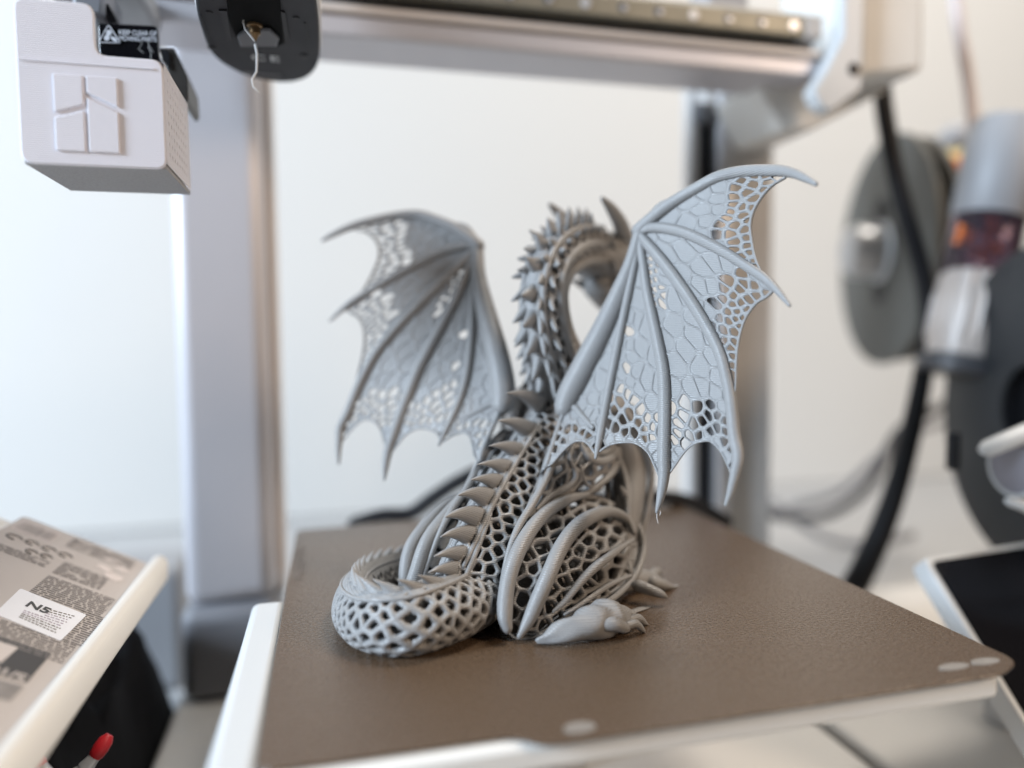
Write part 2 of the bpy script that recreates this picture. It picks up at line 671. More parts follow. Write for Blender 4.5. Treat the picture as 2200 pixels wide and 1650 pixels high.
def rounded(pts, r, n=5):
    out = []
    m = len(pts)
    for i in range(m):
        p = Vector(pts[i]).to_2d()
        a = (Vector(pts[i - 1]).to_2d() - p)
        b = (Vector(pts[(i + 1) % m]).to_2d() - p)
        rr = min(r, a.length * 0.45, b.length * 0.45)
        a = p + a.normalized() * rr
        b = p + b.normalized() * rr
        for k in range(n + 1):
            t = k / n
            q = a * (1 - t) ** 2 + p * 2 * t * (1 - t) + b * t * t
            out.append((q.x, q.y))
    return out


plate_poly = rounded([(-0.1285, -0.1328), (-0.057, -0.1332), (-0.049, -0.1405), (0.114, -0.1400), (0.1285, -0.1330), (0.1285, 0.1335),
                      (0.092, 0.1345), (0.086, 0.1285), (-0.085, 0.1330), (-0.097, 0.1300), (-0.128, 0.1290)], 0.006)
part(MB().prism(plate_poly, -0.0010, 0.0), 'sheet', 'plate', bp, smooth=False, bevel=0.0003, segs=1)
for x, y, rx, ry in ((-0.0364, -0.1345, 0.0050, 0.0032), (0.1025, -0.1312, 0.0062, 0.0024), (0.1165, -0.1308, 0.0060, 0.0024)):  # bright highlights near the front edge, put in as flat pale ovals
    part(MB().prism([(x + rx * math.cos(a * 0.3927), y + ry * math.sin(a * 0.3927)) for a in range(16)], 0.0, 0.0003), 'edge_highlight', mat('pale highlight tone', (0.24, 0.215, 0.19), 0.4, noise=0.3, scale=300), bp, smooth=False)
text('print_lettering', 'Textured PEI Plate', 0.0082, Matrix.Translation((-0.1262, 0.092, 0.0002)) @ Matrix.Rotation(math.radians(-90), 4, 'Z'), 'ink_plate', bp, extrude=0.00005)

# ================================================================== white printed waste box
wb = tag(empty('waste_box', (-0.188, 0.0, 0.182)), 'white printed box with notched rim and raised square emblem, top left', 'box')
X0, X1, Y0, Y1, ZB, ZL, ZT = -0.2125, -0.1638, -0.0300, 0.0215, 0.1818, 0.2222, 0.2405
T = 0.0022
front = rounded([(X0, ZB), (X1, ZB), (X1, ZL), (-0.1865, ZL), (-0.1865, ZT), (X0, ZT)], 0.004, 4)
part(MB().prism(front, Y0, Y0 + T, axis=1), 'front_wall', 'white_print', wb, bevel=0.0005, segs=1)
part(MB().box(X0 + 0.0002, X0 + T, Y0 + T + 0.0001, Y1, ZB + 0.001, ZT - 0.0006), 'side_wall', 'white_print', wb, bevel=0.0004)
part(MB().box(X0 + T, X1 - T, Y1 - T, Y1 - 0.0002, ZB + 0.001, ZL - 0.001), 'back_wall', 'white_print', wb, bevel=0.0004)
part(MB().box(X0 + 0.0004, X1 - 0.0004, Y0 + T + 0.0002, Y1, ZB + 0.0003, ZB + 0.0020), 'floor_panel', mat('speckled grey print', (0.33, 0.32, 0.32), 0.7, noise=0.25, scale=900, bump=0.5, bscale=1500), wb)
# right side wall with rows of ventilation holes cut through
side_y0, side_y1 = Y0 + T + 0.0001, Y1 - 0.0001
cell_y = 0.0049
cell_z = 0.0040
sm = MB()
zs0, zs1 = ZB + 0.0022, ZL - 0.0004
hz0 = zs0 + 0.003
ny = 8
nz = 8
hy0 = side_y0 + 0.0035


def quad_x(x, a0, a1, b0, b1):
    return [(x, a0, b0), (x, a1, b0), (x, a1, b1), (x, a0, b1)]


for x in (X1 - 0.0001, X1 - T):
    for (a0, a1, b0, b1) in ((side_y0, hy0, zs0, zs1), (hy0 + ny * cell_y, side_y1, zs0, zs1), (hy0, hy0 + ny * cell_y, zs0, hz0), (hy0, hy0 + ny * cell_y, hz0 + nz * cell_z, zs1)):
        if a1 > a0:
            sm.add(quad_x(x, a0, a1, b0, b1), [(0, 1, 2, 3)])
    for j in range(ny):
        for k in range(nz):
            cy, cz = hy0 + (j + 0.5) * cell_y, hz0 + (k + 0.5) * cell_z
            r = 0.00085
            if (j + k) % 2 and False:
                r = 0
            vs = quad_x(x, cy - cell_y / 2, cy + cell_y / 2, cz - cell_z / 2, cz + cell_z / 2)
            o8 = [(x, cy + r * math.cos(math.pi * (q / 4 + 1.25)), cz + r * 1.25 * math.sin(math.pi * (q / 4 + 1.25))) for q in range(8)]
            vs = vs + o8
            sm.add(vs, [(0, 1, 6, 5, 4), (1, 2, 8, 7, 6), (2, 3, 10, 9, 8), (3, 0, 4, 11, 10)])
for j in range(ny):
    for k in range(nz):
        cy, cz = hy0 + (j + 0.5) * cell_y, hz0 + (k + 0.5) * cell_z
        r = 0.00085
        vs = [(x, cy + r * math.cos(math.pi * (q / 4 + 1.25)), cz + r * 1.25 * math.sin(math.pi * (q / 4 + 1.25))) for x in (X1 - 0.0001, X1 - T) for q in range(8)]
        sm.add(vs, [(q, (q + 1) % 8, 8 + (q + 1) % 8, 8 + q) for q in range(8)])
sm.add([(X1 - 0.0001, side_y0, zs1), (X1 - 0.0001, side_y1, zs1), (X1 - T, side_y1, zs1), (X1 - T, side_y0, zs1)], [(0, 1, 2, 3)])
part(sm, 'side_wall', 'white_print', wb, smooth=False)
part(MB().box(X0 + 0.0009, X1 - 0.0030, Y0 - 0.0005, Y0 + 0.0001, ZL - 0.0038, ZL - 0.0033), 'seam_line', 'white_print', wb)


def emblem(poly):
    part(MB().prism(poly, Y0 - 0.0008, Y0 + 0.0001, axis=1), 'emblem_panel', 'white_print', wb, bevel=0.00035, segs=2, smooth=False)


ex0, exm, ex1 = -0.2008, -0.1904, -0.1795
ez0, ez1 = 0.1868, 0.2142
emblem([(ex0, ez1), (ex0, 0.2005), (exm - 0.0006, 0.2037), (exm - 0.0006, ez1)])
emblem([(ex0, ez0), (exm - 0.0006, ez0), (exm - 0.0006, 0.2015), (ex0, 0.1985)])
emblem([(exm + 0.0006, ez1), (exm + 0.0006, 0.2082), (ex1, 0.2035), (ex1, ez1)])
emblem([(exm + 0.0006, ez0), (ex1, ez0), (ex1, 0.2015), (exm + 0.0006, 0.2064)])

# ================================================================== black wiper housing with warning sign
wh = tag(empty('warning_housing', (-0.17, 0.05, 0.22)), 'black housing with moving parts warning sign behind the white box', 'housing')


def wq(x, y, Y=0.040):
    return on_axis(x, y, 1, Y)


def px_prism(pts, Y, thick):
    m = MB()
    n = len(pts)
    f = [wq(x, y, Y) for x, y in pts]
    m.add(f + [p + Vector((0, thick, 0)) for p in f], [tuple(range(n)), tuple(reversed(range(n, 2 * n)))] + [((i + 1) % n, i, n + i, n + (i + 1) % n) for i in range(n)])
    return m


part(px_prism(rounded([(210, 49), (338, 55), (341, 118), (352, 175), (214, 168)], 10), 0.036, 0.004), 'sign_plate', 'black_gloss', wh, bevel=0.0005)
part(px_prism([(207, 110), (345, 118), (350, 190), (190, 185)], 0.041, 0.02), 'housing_body', 'violet', wh, bevel=0.001)
part(px_prism(rounded([(340, 103), (374, 104), (402, 166), (405, 214), (396, 222), (372, 190), (352, 130)], 5), 0.030, 0.03), 'housing_cap', mat('dark bronze plastic', (0.05, 0.045, 0.04), 0.4), wh, bevel=0.002)
part(px_prism(rounded([(343, 107), (362, 108), (365, 150), (350, 130)], 3), 0.0292, 0.0005), 'housing_opening', 'black', wh)
part(px_prism([(180, 30), (212, 34), (208, 130), (192, 128)], 0.046, 0.006), 'bracket', 'mid_grey', wh, bevel=0.001)
part(px_prism([(150, -40), (226, -40), (222, 36), (155, 31)], 0.044, 0.03), 'bracket', 'slate', wh, bevel=0.002)
part(px_prism([(224, 10), (232, 8), (252, 48), (236, 52)], 0.047, 0.01), 'bracket', 'black', wh)


def sign_mtx(x, y, x2, y2, Y):
    a, b = wq(x, y, Y), wq(x2, y2, Y)
    u = (b - a).normalized()
    n = Vector((0, -1, 0))
    v = n.cross(u)
    m = Matrix((u, v, n)).transposed().to_4x4()
    m.translation = a - Vector(wh.location)
    return m


for body, x, y, y2 in (('KEEP CLEAR OF', 255, 74, 77), ('MOVING PARTS', 256, 87, 89.5)):
    t = text('warning_lettering', body, 0.0029, sign_mtx(x, y, 336, y2, 0.0356), 'ink_grey', wh, extrude=0.00003, spacing=1.0, bold=0.00004)
    bpy.context.view_layer.update()
    w = t.dimensions.x
    want = (wq(336, y2, 0.0356) - wq(x, y, 0.0356)).length
    t.scale.x = want / max(w, 1e-6)
tri = [wq(x, y, 0.0355) for x, y in rounded([(233, 53), (259, 92), (212, 91)], 5, 3)]
part(MB().tube(tri + [tri[0]], 0.00022, 6), 'warning_triangle', 'ink_grey', wh)
for gx, gy in ((233.5, 70), (229.5, 81)):
    g = []
    for q in range(24):
        rr = 5.5 if q % 2 else 6.8
        g.append((gx + rr * math.cos(q * math.pi / 12), gy + rr * math.sin(q * math.pi / 12)))
    part(px_prism(g, 0.0355, 0.0002), 'warning_gear', 'ink_grey', wh, smooth=False)
part(px_prism([(237, 77), (244, 79), (250, 83), (252, 90), (244, 88), (240, 85)], 0.0355, 0.0002), 'warning_hand', 'ink_grey', wh, smooth=False)
# stray strings stuck on the sign
rs = random.Random(3)
for s0 in ((307, 84), (315, 85), (318, 100)):
    pts = [s0]
    for k in range(7):
        pts.append((pts[-1][0] + rs.uniform(-6, 7), pts[-1][1] + rs.uniform(1, 8)))
    part(MB().tube([wq(x, y, 0.0345) for x, y in pts], 0.00010, 5), 'loose_string', 'strand', wh)

# ================================================================== tool head
th = tag(empty('tool_head', (-0.131, 0.03, 0.255)), 'dark grey tool head seen from below with white strand hanging from nozzle', 'tool head')
ZH = 0.255
outl = [on_axis(x, y, 2, ZH) for x, y in spline([(413, -60), (415, 10), (428, 65), (452, 118), (500, 153), (560, 174), (622, 180), (668, 166), (690, 130), (690, 60), (684, 5), (680, -60)], 4)]
poly = [(p.x, p.y) for p in outl]
ctr = np.mean(np.array(poly), 0)
part(MB().prism([tuple(ctr + (np.array(q) - ctr) * 0.965) for q in poly], ZH, ZH + 0.004), 'bottom_cover', mat('near black satin plastic', (0.032, 0.032, 0.036), 0.6, noise=0.15, scale=40, spec=0.2), th, bevel=0.0012, segs=3)
part(MB().prism(poly, ZH + 0.0035, ZH + 0.075), 'shell', 'light_grey', th, bevel=0.003, segs=3)


def th_px(pts, z0, z1):
    q = [on_axis(x, y, 2, ZH) for x, y in pts]
    return MB().prism([(p.x, p.y) for p in q], z0, z1)


part(th_px([(482, -40), (492, 40), (512, 90), (545, 98), (590, 97), (612, 88), (604, 30), (600, -40)], ZH - 0.0012, ZH - 0.0001), 'nozzle_recess', mat('matte black plastic', (0.004, 0.004, 0.004), 0.8, spec=0.08), th, bevel=0.0004)
part(th_px([(470, 20), (487, 20), (499, 82), (486, 84)], ZH - 0.0007, ZH + 0.0001), 'side_vent', 'black', th)
part(th_px([(598, 20), (612, 24), (622, 80), (610, 84)], ZH - 0.0007, ZH + 0.0001), 'side_vent', 'black', th)
for pts in ([(429, 32), (433, 32), (450, 80), (446, 81)], [(653, 48), (657, 48), (663, 96), (659, 96)]):
    part(th_px(pts, ZH - 0.0004, ZH + 0.0001), 'vent_slit', 'black', th)
for x, y, r in ((450, 26, .0012), (455, 102, .0016), (636, 38, .0012), (653, 119, .0018)):
    c = on_axis(x, y, 2, ZH)
    b = MB()
    b.lathe([(0.0, 0), (r, 0), (r * 1.3, 0.0004)], 16, Matrix.Translation((c.x, c.y, ZH - 0.0005)))
    part(b, 'screw_hole', 'black', th)
nz_ = on_axis(548, 78, 2, ZH - 0.006)
b = MB()
b.lathe([(0.0005, -0.002), (0.0016, 0.0005), (0.0024, 0.001), (0.0024, 0.0035), (0.0034, 0.004), (0.0034, 0.0075)], 12, Matrix.Translation(nz_))
nozzle = part(b, 'nozzle', mat('dark brass', (0.22, 0.14, 0.07), 0.45, metal=0.7), th)
part(th_px([(508, 66), (528, 50), (580, 50), (600, 72), (594, 88), (516, 88)], ZH - 0.0030, ZH - 0.0013), 'heater_block', 'dark_grey', th, bevel=0.0008)
p0 = nz_ + Vector((0, 0, -0.0035))
strand = [p0 + Vector((dx, 0, -dz)) for dx, dz in ((0, 0), (0.0006, .004), (0.0004, .008), (0.0002, .0115), (-0.0018, .0150), (-0.0014, .018), (0.0012, .0205))]
part(MB().tube(strand, [0.00055, 0.00045, 0.0004, 0.0004, 0.0004, 0.0004, 0.0003], 6), 'filament_strand', 'strand', th)
st2 = [nz_ + Vector((dx, -0.004, dz)) for dx, dz in ((-0.0036, .012), (-0.0034, .008), (-0.0044, .004), (-0.0036, .001), (-.0012, -.002), (0, -.0035))]
part(MB().tube(st2, 0.00035, 6), 'filament_strand', 'strand', th)
for body, x, y, s in (('CE', 540, 128, 0.0100),):
    m = Matrix.Rotation(math.radians(180), 4, 'X')
    c = on_axis(x, y, 2, ZH - 0.0003)
    m.translation = c - Vector(th.location)
    text('approval_mark', body, s, m, 'white', th, extrude=0.00003, spacing=1.3, bold=0.0001)
c = on_axis(525, 157, 2, ZH - 0.0003)
part(MB().box(c.x, c.x + 0.018, c.y - 0.0008, c.y, ZH - 0.0003, ZH - 0.0001), 'fine_print', 'mid_grey', th, smooth=False)

# ================================================================== things to the right
# touch screen, tilted
ts = tag(empty('touch_screen', (0.22, -0.02, -0.03)), 'tilted black touch screen in a white frame behind the plate corner', 'screen')
TL, TR, BL = at(1982, 1198, 0.40), at(2200, 1165, 0.43), at(2200, 1528, 0.355)
u = (TR - TL).normalized()
v = (BL - TL)
v = (v - u * v.dot(u)).normalized()
w = u.cross(v)
if w.dot(CAM_LOC - TL) < 0:
    w = -w


def slab(poly, d0, d1):
    m = MB()
    n = len(poly)
    a = [TL + u * p[0] + v * p[1] + w * d0 for p in poly]
    b = [TL + u * p[0] + v * p[1] + w * d1 for p in poly]
    m.add(a + b, [tuple(range(n)), tuple(reversed(range(n, 2 * n)))] + [((i + 1) % n, i, n + i, n + (i + 1) % n) for i in range(n)])
    return m


SLL = (BL - TL).length + 0.03
part(slab(rounded([(0, 0), (0.125, 0), (0.125, SLL), (0, SLL)], 0.006), 0, -0.011), 'screen_frame', 'white', ts, bevel=0.0012, segs=3)
part(slab(rounded([(0.0035, 0.003), (0.1215, 0.003), (0.1215, SLL - 0.006), (0.0035, SLL - 0.006)], 0.005), 0.0004, 0.0001), 'screen_glass', 'black_gloss', ts)
part(MB().box(0.29, 0.35, 0.01, 0.03, -0.1268, -0.055), 'screen_stand', 'light_grey', ts, bevel=0.003)


def axis_mtx(c, n):
    m = Vector(n).to_track_quat('Z', 'Y').to_matrix().to_4x4()
    m.translation = c
    return m


# dark spool at the right edge
sc_c = at(2215, 880, 0.48)
sp = tag(empty('filament_spool', sc_c), 'large charcoal filament spool cut by the right picture edge', 'spool')
m4 = axis_mtx(sc_c, (-0.95, 0.31, 0.02))
part(MB().lathe([(0.030, 0.0), (0.033, 0.001), (0.107, 0.001), (0.109, -0.0005), (0.109, -0.004), (0.105, -0.005), (0.050, -0.005)], 96, m4), 'flange', 'spool', sp)
part(MB().lathe([(0.050, -0.005), (0.050, -0.060)], 64, m4), 'hub', 'spool', sp)
part(MB().lathe([(0.050, -0.060), (0.105, -0.060), (0.109, -0.0605), (0.109, -0.064), (0.03, -0.065)], 96, m4), 'flange', 'spool', sp)
part(MB().lathe([(0.097, -0.008), (0.097, -0.057)], 96, m4), 'wound_filament', 'dark_grey', sp)
part(MB().lathe([(0.0, -0.012), (0.031, -0.012), (0.031, 0.0012)], 48, m4), 'hub_opening', 'black', sp)
ed = at(2050, 970, 0.452)
part(MB().box(ed.x - .001, ed.x + .003, ed.y - 0.002, ed.y + .006, ed.z - 0.012, ed.z + 0.012), 'rim_notch', 'black', sp, bevel=0.001)

# white roller clip in front of the spool
cl_c = at(2178, 1000, 0.40)
cl = tag(empty('spool_clip', cl_c), 'white clip with round grey roller in front of the charcoal spool', 'clip')
m4 = axis_mtx(cl_c, (-0.97, 0.10, 0.0))
part(MB().lathe([(0.0, 0.0005), (0.0150, 0.0005), (0.0155, 0.0002)], 40, m4), 'roller_face', mat('grey violet plastic', (0.24, 0.23, 0.26), 0.5), cl)
part(MB().lathe([(0.0155, 0.0), (0.0158, 0.0012), (0.0172, 0.0012), (0.0178, 0.0), (0.0178, -0.016), (0.0, -0.016)], 40, m4), 'roller_rim', 'white', cl)
part(MB().tube([at(2124, 963, 0.392), at(2160, 948, 0.392), at(2215, 925, 0.392)], [0.0055, 0.0058, 0.006], 14, flat=0.8), 'clip_arm', 'white', cl)
part(MB().tube([at(2172, 1078, 0.392), at(2190, 1082, 0.392), at(2230, 1100, 0.392)], [0.0035, 0.0040, 0.0045], 12, flat=0.8), 'clip_arm', 'white', cl)

# grey cylinder with violet collar
gc0, gc1 = at(2168, 262, 0.555), at(2098, 590, 0.555)
hub = tag(empty('feeder_hub', gc1), 'grey cylinder with rounded cap and dark violet collar, upper right', 'feeder hub')
ax = (gc0 - gc1)
Lh = ax.length / 1.11
m4 = axis_mtx(gc1, ax) @ Matrix.Scale(1.11, 4)
part(MB().lathe([(0.0228, Lh * 0.36), (0.0235, Lh * 0.37), (0.0240, Lh * 0.90), (0.0228, Lh * 0.925), (0.0228, Lh * 0.95), (0.021, Lh * 0.99), (0.017, Lh * 1.0), (0.0, Lh * 1.0)], 48, m4), 'cylinder', 'mid_grey', hub)
mv = mat('smoked violet plastic', (0.36, 0.27, 0.34), 0.08, trans=0.92)
part(MB().lathe([(0.0225, Lh * 0.36), (0.0228, 0.004), (0.0232, 0.0), (0.0215, 0.0), (0.020, 0.002), (0.020, Lh * 0.36)], 48, m4), 'collar', mv, hub)
b = MB()
rr = random.Random(5)
axn = ax.normalized()
tocam = (CAM_LOC - gc1)
tocam = (tocam - axn * tocam.dot(axn)).normalized()
sidev = axn.cross(tocam)
for k in range(6):
    a = gc1 + axn * (1.11 * Lh * rr.uniform(0.10, 0.30)) + tocam * 0.0165 + sidev * rr.uniform(-0.012, 0.006)
    b.tube([a, a + sidev * rr.uniform(-.006, .006) + axn * rr.uniform(-.004, .004), a + sidev * rr.uniform(-.009, .009) + axn * rr.uniform(-.006, .006)], [0.0045, 0.0050, 0.0035], 8)
part(b, 'orange_gear', 'orange', hub)
part(MB().lathe([(0.019, 0.0), (0.021, -0.02), (0.022, -0.045), (0.020, -0.06), (0.0, -0.062)], 48, m4), 'lower_sleeve', 'filament', hub)
for k in range(14):
    a = 2 * math.pi * k / 14
    part(MB().tube([m4 @ Vector((0.0205 * math.cos(a), 0.0205 * math.sin(a), -0.002)), m4 @ Vector((0.0222 * math.cos(a), 0.0222 * math.sin(a), -0.022)), m4 @ Vector((0.0222 * math.cos(a), 0.0222 * math.sin(a), -0.048))], 0.0014, 6), 'sleeve_rib', 'filament', hub)
part(MB().lathe([(0.021, -0.058), (0.025, -0.060), (0.025, -0.070), (0.0, -0.070)], 40, m4), 'lower_ring', 'dark_grey', hub)
part(MB().tube([at(2000, 345, 0.78), at(2060, 345, 0.78), at(2110, 350, 0.78)], 0.012, 12), 'feeder_arm', 'yellow', hub)
part(MB().tube([at(2050, 350, 0.72), at(2062, 372, 0.72)], 0.0070, 12), 'orange_nut', 'orange', hub)
part(MB().tube([at(2040, 300, 0.78), at(2080, 285, 0.78)], 0.014, 12), 'feeder_knob', 'mid_grey', hub)
part(MB().tube([at(2040, 430, 0.78), at(2035, 560, 0.78), at(2028, 660, 0.78)], [0.022, 0.026, 0.020], 16), 'feeder_body', 'light_grey', hub)

# far grey spool
fs_c = at(1893, 540, 0.72)
fs = tag(empty('filament_spool', fs_c), 'blurred grey green spool with silver hub behind the black cable', 'spool')
m4 = axis_mtx(fs_c, (-0.945, 0.325, 0.02)) @ Matrix.Scale(1.09, 4)
part(MB().lathe([(0.0, 0.0), (0.100, 0.0), (0.102, -0.001), (0.102, -0.006), (0.0, -0.006)], 72, m4), 'flange', 'spool_grey', fs)
part(MB().lathe([(0.0, 0.030), (0.020, 0.030), (0.024, 0.022), (0.024, 0.004), (0.028, 0.0012)], 40, m4), 'hub_cap', 'silver', fs)
for dz in (0.037, -0.037):
    part(MB().lathe([(0.0, 0.0015), (0.014, 0.0015)], 24, m4 @ Matrix.Translation((0, 0, 0)) @ Matrix.Translation(m4.to_3x3().inverted() @ Vector((0, 0, dz)))), 'hub_hole', 'black', fs)
part(MB().lathe([(0.05, -0.006), (0.05, -0.018)], 40, m4), 'hub', 'spool_grey', fs)
part(MB().lathe([(0.0, -0.018), (0.098, -0.018), (0.099, -0.022), (0.0, -0.022)], 72, m4), 'flange', 'spool_grey', fs)


def cable(name, label, pts, rad, material, n=14):
    P = [Vector(p) for p in spline([tuple(at(*p)) for p in pts], 6)]
    o = MB().tube(P, rad, n).build(name, material)
    tag(o, label, 'cable')
    return o


cable('signal_cable', 'thick black cable hanging from the white end block past the grey spool',
      [(1888, 110, 0.58), (1902, 250, 0.58), (1935, 420, 0.58), (1985, 600, 0.58), (1993, 720, 0.58), (1968, 880, 0.58), (1925, 1050, 0.585), (1880, 1170, 0.59), (1825, 1275, 0.60), (1760, 1330, 0.62)], [0.0070 + 0.0035 * min(1, max(0, (q - 26) / 20)) for q in range(55)], 'black')
cable('power_cable', 'grey cable sagging across the desk behind the right column',
      [(1600, 1085, 0.80), (1680, 1110, 0.80), (1780, 1105, 0.80), (1870, 1040, 0.80), (1930, 930, 0.80), (2010, 880, 0.80), (2080, 850, 0.82)], 0.0055, 'dark_grey')
cable('power_cable', 'grey cable lying lower on the desk left of the black cable',
      [(1660, 1080, 0.92), (1760, 1150, 0.90), (1860, 1170, 0.88), (1960, 1150, 0.88)], 0.0050, 'slate')
cable('power_cable', 'darker grey cable looping above the sagging one behind the black cable',
      [(1700, 1090, 0.86), (1800, 1060, 0.86), (1880, 990, 0.86), (1960, 930, 0.86), (2040, 905, 0.86)], 0.0045, 'slate')
cable('feed_tube', 'thin pinkish feed tube running down from the top right',
      [(2048, -60, 0.62), (2060, 60, 0.62), (2078, 160, 0.62), (2090, 260, 0.61), (2092, 330, 0.60)], 0.0050, 'tube')
cable('bed_cable', 'black cable rising behind the far plate edge left of the dragon',
      [(760, 1126, 0.50), (820, 1108, 0.50), (880, 1104, 0.50), (930, 1070, 0.50), (990, 1032, 0.50), (1050, 1010, 0.50), (1150, 1030, 0.50), (1300, 1072, 0.50), (1400, 1066, 0.50), (1480, 1078, 0.51), (1560, 1120, 0.52)], 0.0050, 'black')

# ================================================================== things to the left
# white tray with rising top, box with print on it
tr = tag(empty('tray', (-0.26, 0, -0.03)), 'white plastic tray with rounded rim below the printed carton', 'tray')
part(MB().prism([(-0.1925, -0.0110), (-0.1920, -0.001), (-0.1940, 0.0030), (-0.1990, 0.0035), (-0.2015, -0.0060), (-0.30, 0.0445), (-0.30, 0.034), (-0.212, -0.0120)], -0.24, 0.084, axis=1), 'tray_body', 'cream', tr, bevel=0.002, segs=3)
SL = math.atan(0.52)
KX = 0.70
cb = tag(empty('printed_carton', (-0.2015, 0.0, -0.0045)), 'flat beige carton covered in small print with white label, lower left', 'carton')
cb.rotation_euler = (0, SL, 0)
# carton local frame: -x runs left along the slope, y along the bench, z out of the face


def cplane(x, y, lift=0.0):
    """local point on the carton face seen along a view line"""
    Mx = Matrix.Rotation(SL, 3, 'Y')
    n = Mx @ Vector((0, 0, 1))
    o = Vector(cb.location) + n * (0.0052 + lift)
    d = ray(x, y)
    P = CAM_LOC + d * ((o - CAM_LOC).dot(n) / d.dot(n))
    return Mx.transposed() @ (P - Vector(cb.location))


MB().prism(rounded([(0, -0.20), (0, 0.078), (-0.0655, 0.078), (-0.0655, -0.20)], 0.004), 0.0, 0.0050).build('carton_body', 'paper', cb, bevel=0.0005)


def cquad(name, pts, material, z=0.0052, th=0.0001):
    q = [cplane(x, y) for x, y in pts]
    o = MB().prism([(p.x, p.y) for p in q], z, z + th).build(name, material, cb, smooth=False)
    return o


lab = cquad('label', rounded([(44, 1264), (186, 1321), (130, 1377), (-12, 1318)], 4, 3), 'label', 0.0051, 0.00012)
tbl = text('label_letters', 'N5', 0.0075, Matrix.Identity(4), 'ink_dark', cb, extrude=0.00003, bold=0.0002)
a = cplane(44, 1301)
bq = cplane(90, 1318)
ang = math.atan2(bq.y - a.y, bq.x - a.x)
tbl.matrix_local = Matrix.Translation((a.x + 0.001, a.y + 0.001, 0.0054)) @ Matrix.Rotation(ang, 4, 'Z') @ Matrix.Scale(0.95, 4, (1, 0, 0))
# a print row direction on the carton runs across it (local x), lines of small print as thin inked strips
rs = random.Random(11)


def fine_print(y0, y1, x0, x1, pitch, material='ink_soft', fill=0.75, name='text_line'):
    x0, x1 = x0 * KX, x1 * KX
    y = y0
    while y > y1:
        m = MB()
        x = x0
        while x < x1:
            L = rs.uniform(0.0012, 0.005)
            e = min(x + L, x1)
            if rs.random() < fill + 0.2:
                m.box(x, e, y - pitch * 0.24, y + pitch * 0.24, 0.00515, 0.00519)
            x = e + rs.uniform(0.0004, 0.0009)
        if m.v:
            m.build(name, material, cb, smooth=False, fixn=False)
        y -= pitch


fine_print(0.073, 0.060, -0.055, -0.010, 0.0021)
fine_print(0.034, 0.026, -0.090, -0.052, 0.0021)
fine_print(0.040, 0.024, -0.046, -0.016, 0.0021)
fine_print(0.020, -0.001, -0.046, -0.004, 0.0019, fill=0.8)
fine_print(0.021, -0.030, -0.092, -0.080, 0.0019)
fine_print(-0.001, -0.030, -0.0155, -0.002, 0.0019, fill=0.8)
fine_print(-0.031, -0.047, -0.092, -0.004, 0.0019, fill=0.85)
MB().box(-0.063, -0.045, 0.056, 0.072, 0.00512, 0.00516).build('barcode_patch', mat('pale print', (0.62, 0.56, 0.55), 0.6), cb, smooth=False)
for k in range(22):
    x = -0.0620 + k * 0.00076
    MB().box(x, x + rs.choice((0.0003, 0.0004, 0.0006)), 0.058, 0.070, 0.00518, 0.00521).build('barcode_bar', 'ink_soft', cb, smooth=False, fixn=False)
for x, y, r in ((-0.082, 0.047, .0035), (-0.071, 0.048, .0030), (-0.060, 0.048, .0032), (-0.049, 0.048, .0030), (-0.066, 0.038, .0026), (-0.057, 0.039, .0026)):
    x *= KX
    MB().tube([(x + r * math.cos(q * 0.45), y + r * 0.8 * math.sin(q * 0.45), 0.0052) for q in range(12)], 0.00032, 5, caps=False).build('recycling_mark', 'ink_dark', cb)
cquad('dark_panel', [(-40, 1352), (110, 1405), (58, 1466), (-70, 1432)], mat('dark brown print', (0.045, 0.040, 0.038), 0.5), 0.00512, 0.00004)
cquad('pale_panel', [(-40, 1366), (40, 1391), (2, 1424), (-60, 1404)], mat('pale pink print', (0.60, 0.55, 0.53), 0.6), 0.00518, 0.00004)
cquad('photo_panel', [(-70, 1440), (52, 1474), (22, 1506), (-80, 1480)], mat('grey photo print', (0.26, 0.24, 0.23), 0.5, noise=0.6, scale=120), 0.00512, 0.00004)
a = cplane(62, 1452)
text('count_lettering', '5/10', 0.0068, Matrix.Translation((a.x, a.y, 0.0053)) @ Matrix.Rotation(math.pi + 0.05, 4, 'Z'), 'paper', cb, extrude=0.00003, bold=0.0002)
for y0, y1 in ((0.008, -0.006),):
    pass
# fine print on the white label
lab_rows = random.Random(21)
for k in range(9):
    t = k / 9
    p0 = cplane(52 - 22 * t + 4, 1297 + 30 * t)
    p1 = cplane(165 - 46 * t, 1326 + 40 * t)
    d = Vector((p1.x - p0.x, p1.y - p0.y, 0))
    q = 0.46 if k < 4 else 0.05
    m = MB()
    while q < 0.92:
        e = q + lab_rows.uniform(0.03, 0.10)
        a0 = p0 + d * q
        a1 = p0 + d * min(e, 0.95)
        m.tube([(a0.x, a0.y, 0.00525), (a1.x, a1.y, 0.00525)], 0.00028, 4, caps=False)
        q = e + 0.025
    m.build('label_line', mat('faint violet ink', (0.42, 0.38, 0.46), 0.6) if k in (2, 3, 4, 5) else 'ink_soft', cb, smooth=False, fixn=False)
for x, y in ((245, 1205), (262, 1222), (228, 1222), (246, 1240)):
    q = cplane(x, y)
    MB().prism([(q.x + 0.006 * rs.uniform(.5, 1) * math.cos(k), q.y + 0.005 * rs.uniform(.5, 1) * math.sin(k)) for k in range(6)], 0.00512, 0.00518).build('torn_patch', mat('pale torn paper', (0.66, 0.60, 0.58), 0.7), cb, smooth=False)

